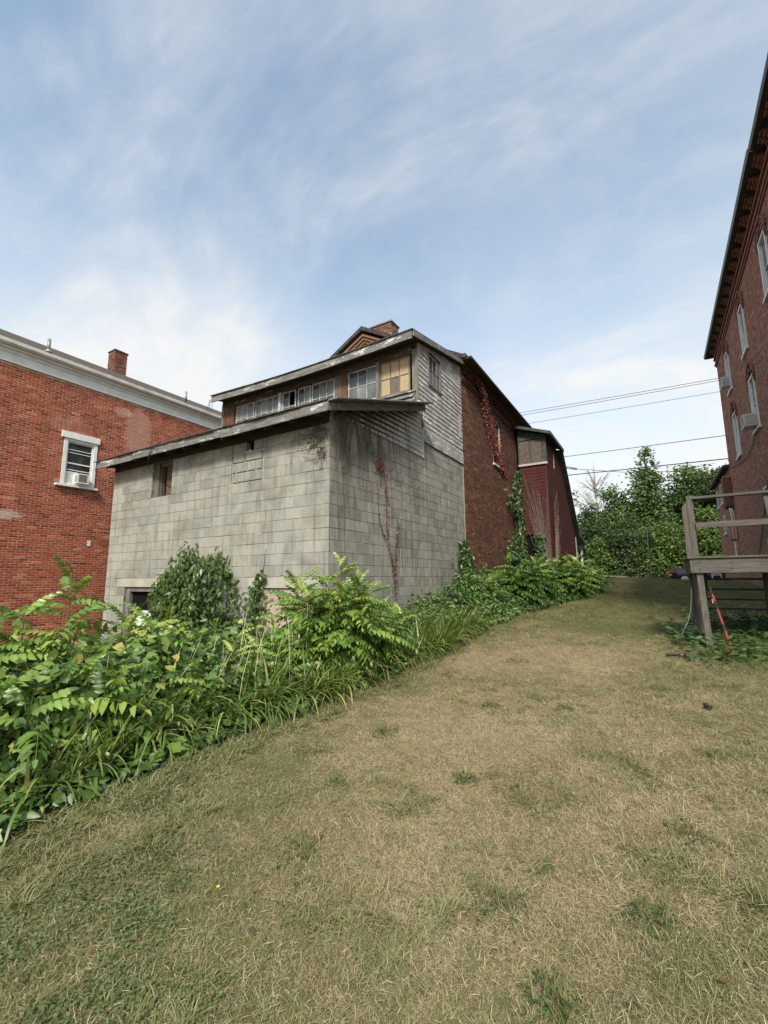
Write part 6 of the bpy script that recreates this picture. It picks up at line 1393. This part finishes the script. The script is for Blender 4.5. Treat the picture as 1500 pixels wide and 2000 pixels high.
M['clover'] = mat_grass('clover_leaf', [(0, (.06, .095, .035)), (.5, (.10, .145, .05)), (1, (.16, .20, .08))])
def lawn():
    rng = np.random.default_rng(77); coll = bpy.data.collections.new('grass_clumps')
    def clump(i, mat, n, rad, L, curv, w, tint, flat):
        v = Veg(); az = rng.uniform(0, 6.28, n); P = np.stack([rng.normal(0, rad, n), rng.normal(0, rad, n), rng.uniform(-.004, .006, n)], 1); f = np.stack([np.cos(az), np.sin(az), rng.normal(-flat, .15, n)], 1)
        B = [blade(math.radians(c), 1., 1., 3, t) for c, t in ((curv, 0), (curv * 1.4, 0), (curv * .6, 0))]; k = rng.integers(0, 3, n); R = frames(f, np.tile([0, 0, 1.], (n, 1)) + rng.normal(0, .35, (n, 3)))
        l = rng.uniform(.55, 1.25, n) * L; S = np.stack([w * rng.uniform(.7, 1.3, n), l, l], 1)
        for c in range(3): q = k == c; v.add(B[c], R[q], P[q], S[q], rng.normal(tint, .18, q.sum()))
        me = np_mesh('clump', np.concatenate(v.V), np.concatenate(v.Q), np.clip(np.concatenate(v.I), 0, 1), mat); o = bpy.data.objects.new('clump_%02d' % i, me); coll.objects.link(o)
    G, S_, C = M['grass_green'], M['grass_straw'], M['clover']
    for i in range(3): clump(i, S_, 30, .045, .050, 95, .0021, .45, .55)          # matted straw
    for i in range(3, 5): clump(i, S_, 22, .035, .060, 60, .0020, .55, .2)        # taller straw
    for i in range(5, 8): clump(i, G, 26, .035, .055, 75, .0025, .40, .25)       # green tufts
    clump(8, G, 22, .028, .115, 95, .0048, .5, .05)                              # coarse tuft
    v = Veg(); n = 26; P = np.stack([rng.normal(0, .04, n), rng.normal(0, .04, n), rng.uniform(.008, .04, n)], 1); v.add(leaf_ovate(.8, .1, .1), frames(rnd_dirs(n, rng, (-.1, .3)), unit(np.array([[0, 0, 1.]]) + rng.normal(0, .3, (n, 3)))), P, rng.uniform(.012, .022, n), rng.normal(.5, .2, n))
    me = np_mesh('clump', np.concatenate(v.V), np.concatenate(v.Q), np.clip(np.concatenate(v.I), 0, 1), C, np.concatenate(v.T)); o = bpy.data.objects.new('clump_09', me); coll.objects.link(o)
    # points: density falls with distance from where the picture was taken
    n = 125000; r = .7 * (28 / .7) ** rng.random(n) ; th = rng.uniform(-1.05, 1.15, n) + math.radians(31.43)
    acc = np.minimum(1, (r / 2.6) ** 2) * np.minimum(1, (2.6 / r) ** .3 + .1); ok = rng.random(n) < acc
    r, th = r[ok], th[ok]; x, y = -np.sin(th) * r, np.cos(th) * r
    bk = rng.uniform(0, 1, (9000, 2)); x = np.concatenate([x, -4 + 7.4 * bk[:, 0]]); y = np.concatenate([y, -1.5 + 4.5 * bk[:, 1]])
    h, d = mound(x, y); ok = (d < .22) & (x < 3.35) & (y < 27.4) & ~((x > 2.2) & (y < 0)) & (rng.random(len(x)) > .85 * bare(x, y)) & ~in_block(x, y); x, y = x[ok], y[ok]; n = len(x)
    g = greenness(x, y); u = rng.random(n); coarse = fnoise(x, y, 1.9, 411) > .66; clov = (fnoise(x, y, 1.6, 431) > .66)
    idx = np.where(u < g, np.where(clov & (rng.random(n) < .28), 9, np.where(coarse & (rng.random(n) < .5), 8, rng.integers(5, 8, n))), np.where(rng.random(n) < .72, rng.integers(0, 3, n), rng.integers(3, 5, n)))
    dist = np.hypot(x, y); scl = rng.uniform(.7, 1.2, n) * np.interp(dist, [0, 3, 8, 27], [.72, .85, 1.15, 2.0]); rot = np.stack([rng.normal(0, .15, n), rng.normal(0, .15, n), rng.uniform(0, 6.28, n)], 1)
    edge = (d[ok] > -.35) & (rng.random(n) < .55); scl = np.where(edge, scl * rng.uniform(1.0, 1.55, n), scl); idx = np.where(edge & (rng.random(n) < .6), np.where(rng.random(n) < .5, 8, 6), idx)
    me = bpy.data.meshes.new('grass'); me.vertices.add(n); me.vertices.foreach_set('co', np.stack([x, y, ground_z(x, y) - .002], 1).astype(np.float32).ravel())
    me.attributes.new('rot', 'FLOAT_VECTOR', 'POINT').data.foreach_set('vector', rot.astype(np.float32).ravel()); me.attributes.new('scl', 'FLOAT', 'POINT').data.foreach_set('value', scl.astype(np.float32)); me.attributes.new('idx', 'INT', 'POINT').data.foreach_set('value', idx.astype(np.int32))
    o = bpy.data.objects.new('grass', me); COL.objects.link(o); tag(o, 'dry straw-coloured lawn grass with green patches', 'grass', None, 'stuff')
    ng = bpy.data.node_groups.new('grass_scatter', 'GeometryNodeTree'); ng.interface.new_socket(name='Geometry', in_out='INPUT', socket_type='NodeSocketGeometry'); ng.interface.new_socket(name='Geometry', in_out='OUTPUT', socket_type='NodeSocketGeometry')
    nd, lk = ng.nodes, ng.links; gi, go = nd.new('NodeGroupInput'), nd.new('NodeGroupOutput'); ci = nd.new('GeometryNodeCollectionInfo'); ci.inputs['Collection'].default_value = coll; ci.inputs['Separate Children'].default_value = True; ci.inputs['Reset Children'].default_value = True
    ip = nd.new('GeometryNodeInstanceOnPoints'); ip.inputs['Pick Instance'].default_value = True
    def na(nm, ty): a = nd.new('GeometryNodeInputNamedAttribute'); a.data_type = ty; a.inputs['Name'].default_value = nm; return a.outputs['Attribute']
    er = nd.new('FunctionNodeEulerToRotation'); lk.new(na('rot', 'FLOAT_VECTOR'), er.inputs[0]); lk.new(er.outputs[0], ip.inputs['Rotation'])
    lk.new(na('scl', 'FLOAT'), ip.inputs['Scale']); lk.new(na('idx', 'INT'), ip.inputs['Instance Index']); lk.new(gi.outputs[0], ip.inputs['Points']); lk.new(ci.outputs[0], ip.inputs['Instance']); lk.new(ip.outputs[0], go.inputs[0])
    md = o.modifiers.new('scatter', 'NODES'); md.node_group = ng
lawn()

def lawn_weeds():
    rng = np.random.default_rng(88); v = Veg(); b = Veg()
    C = [(-.72, 2.12, .13), (.02, 3.05, .14), (.28, 2.62, .12), (-.15, 2.35, .10), (-.42, 1.78, .10), (-.25, 3.75, .16), (-1.75, 2.0, .16), (-2.35, 1.6, .2), (-.9, 4.9, .12), (-1.25, 3.1, .10), (.25, 4.3, .14), (-1.6, 4.7, .1), (.55, 3.4, .13), (-2.2, 3.6, .12), (-.1, 6.2, .2), (-1.9, 6.8, .2), (.9, 2.9, .12)]
    for (x, y, r) in C:
        n = int(rng.uniform(45, 80)); a = rng.uniform(0, 6.28, n); q = r * rng.random(n) ** .7; P = np.stack([x + q * np.cos(a), y + q * np.sin(a), np.zeros(n)], 1); P[:, 2] = ground_z(P[:, 0], P[:, 1]) + .006 + .045 * rng.random(n) * (1 - q / r)
        f = np.stack([np.cos(a), np.sin(a), rng.uniform(.0, .5, n)], 1); v.add(LN, frames(f, unit(np.array([[0, 0, 1.]]) + rng.normal(0, .25, (n, 3)))), P, rng.uniform(.018, .05, n), rng.normal(.20, .16, n))
        m = int(rng.uniform(30, 60)); a = rng.uniform(0, 6.28, m); P = np.stack([x + .6 * r * rng.normal(0, .5, m), y + .6 * r * rng.normal(0, .5, m), np.zeros(m)], 1); P[:, 2] = ground_z(P[:, 0], P[:, 1]); k = rng.integers(0, len(BL), m); R = frames(np.stack([np.cos(a), np.sin(a), np.zeros(m)], 1), np.tile([0, 0, 1.], (m, 1)))
        l = rng.uniform(.08, .17, m); S = np.stack([np.full(m, .22), l, l], 1)
        for c in range(len(BL)): w = k == c; b.add(BL[c], R[w], P[w], S[w], np.clip(rng.normal(.25, .18, w.sum()), 0, .7))
    tag(v.build('lawn_weeds', M['leaf_weed']), 'low dark-green broadleaf weeds dotted over the lawn', 'weeds', None, 'stuff')
    tag(b.build('coarse_grass', M['grass_green']), 'coarse dark-green grass tufts dotted over the lawn', 'grass', None, 'stuff')
    n = 150; rr = 1.2 + 9 * rng.random(n) ** 1.3; th = rng.uniform(-.75, .8, n) + math.radians(31.43); x, y = -np.sin(th) * rr, np.cos(th) * rr; ok = (mound(x, y)[1] < .1) & (x < 3); x, y = x[ok], y[ok]; n = len(x); f = Veg()
    f.add(LO, frames(rnd_dirs(n, rng, (-.2, .2)), unit(np.array([[0, 0, 1.]]) + rng.normal(0, .5, (n, 3)))), np.stack([x, y, ground_z(x, y) + .03], 1), rng.uniform(.015, .045, n), rng.normal(.6, .3, n)); tag(f.build('fallen_leaves', M['leaf_brown']), 'small brown fallen leaves scattered on the lawn', 'leaves', None, 'stuff')
    x, y = -1.88, 1.56; g = gz(x, y); r = root('dandelion', (x, y, g), 'tiny yellow dandelion flower in the lower left of the lawn', 'flower')
    part('stem', M['stem_green'], r, lambda m: m.tube([(x, y, g), (x + .004, y, g + .05)], .0015, 5))
    part('petals', M['yellow'], r, lambda m: [m.add([(x + .004, y, g + .052), (x + .004 + .007 * math.cos(t - .12), y + .007 * math.sin(t - .12), g + .057), (x + .004 + .009 * math.cos(t), y + .009 * math.sin(t), g + .058), (x + .004 + .007 * math.cos(t + .12), y + .007 * math.sin(t + .12), g + .057)], [(0, 1, 2, 3)]) for t in [6.283 * i / 22 for i in range(22)]])
lawn_weeds()
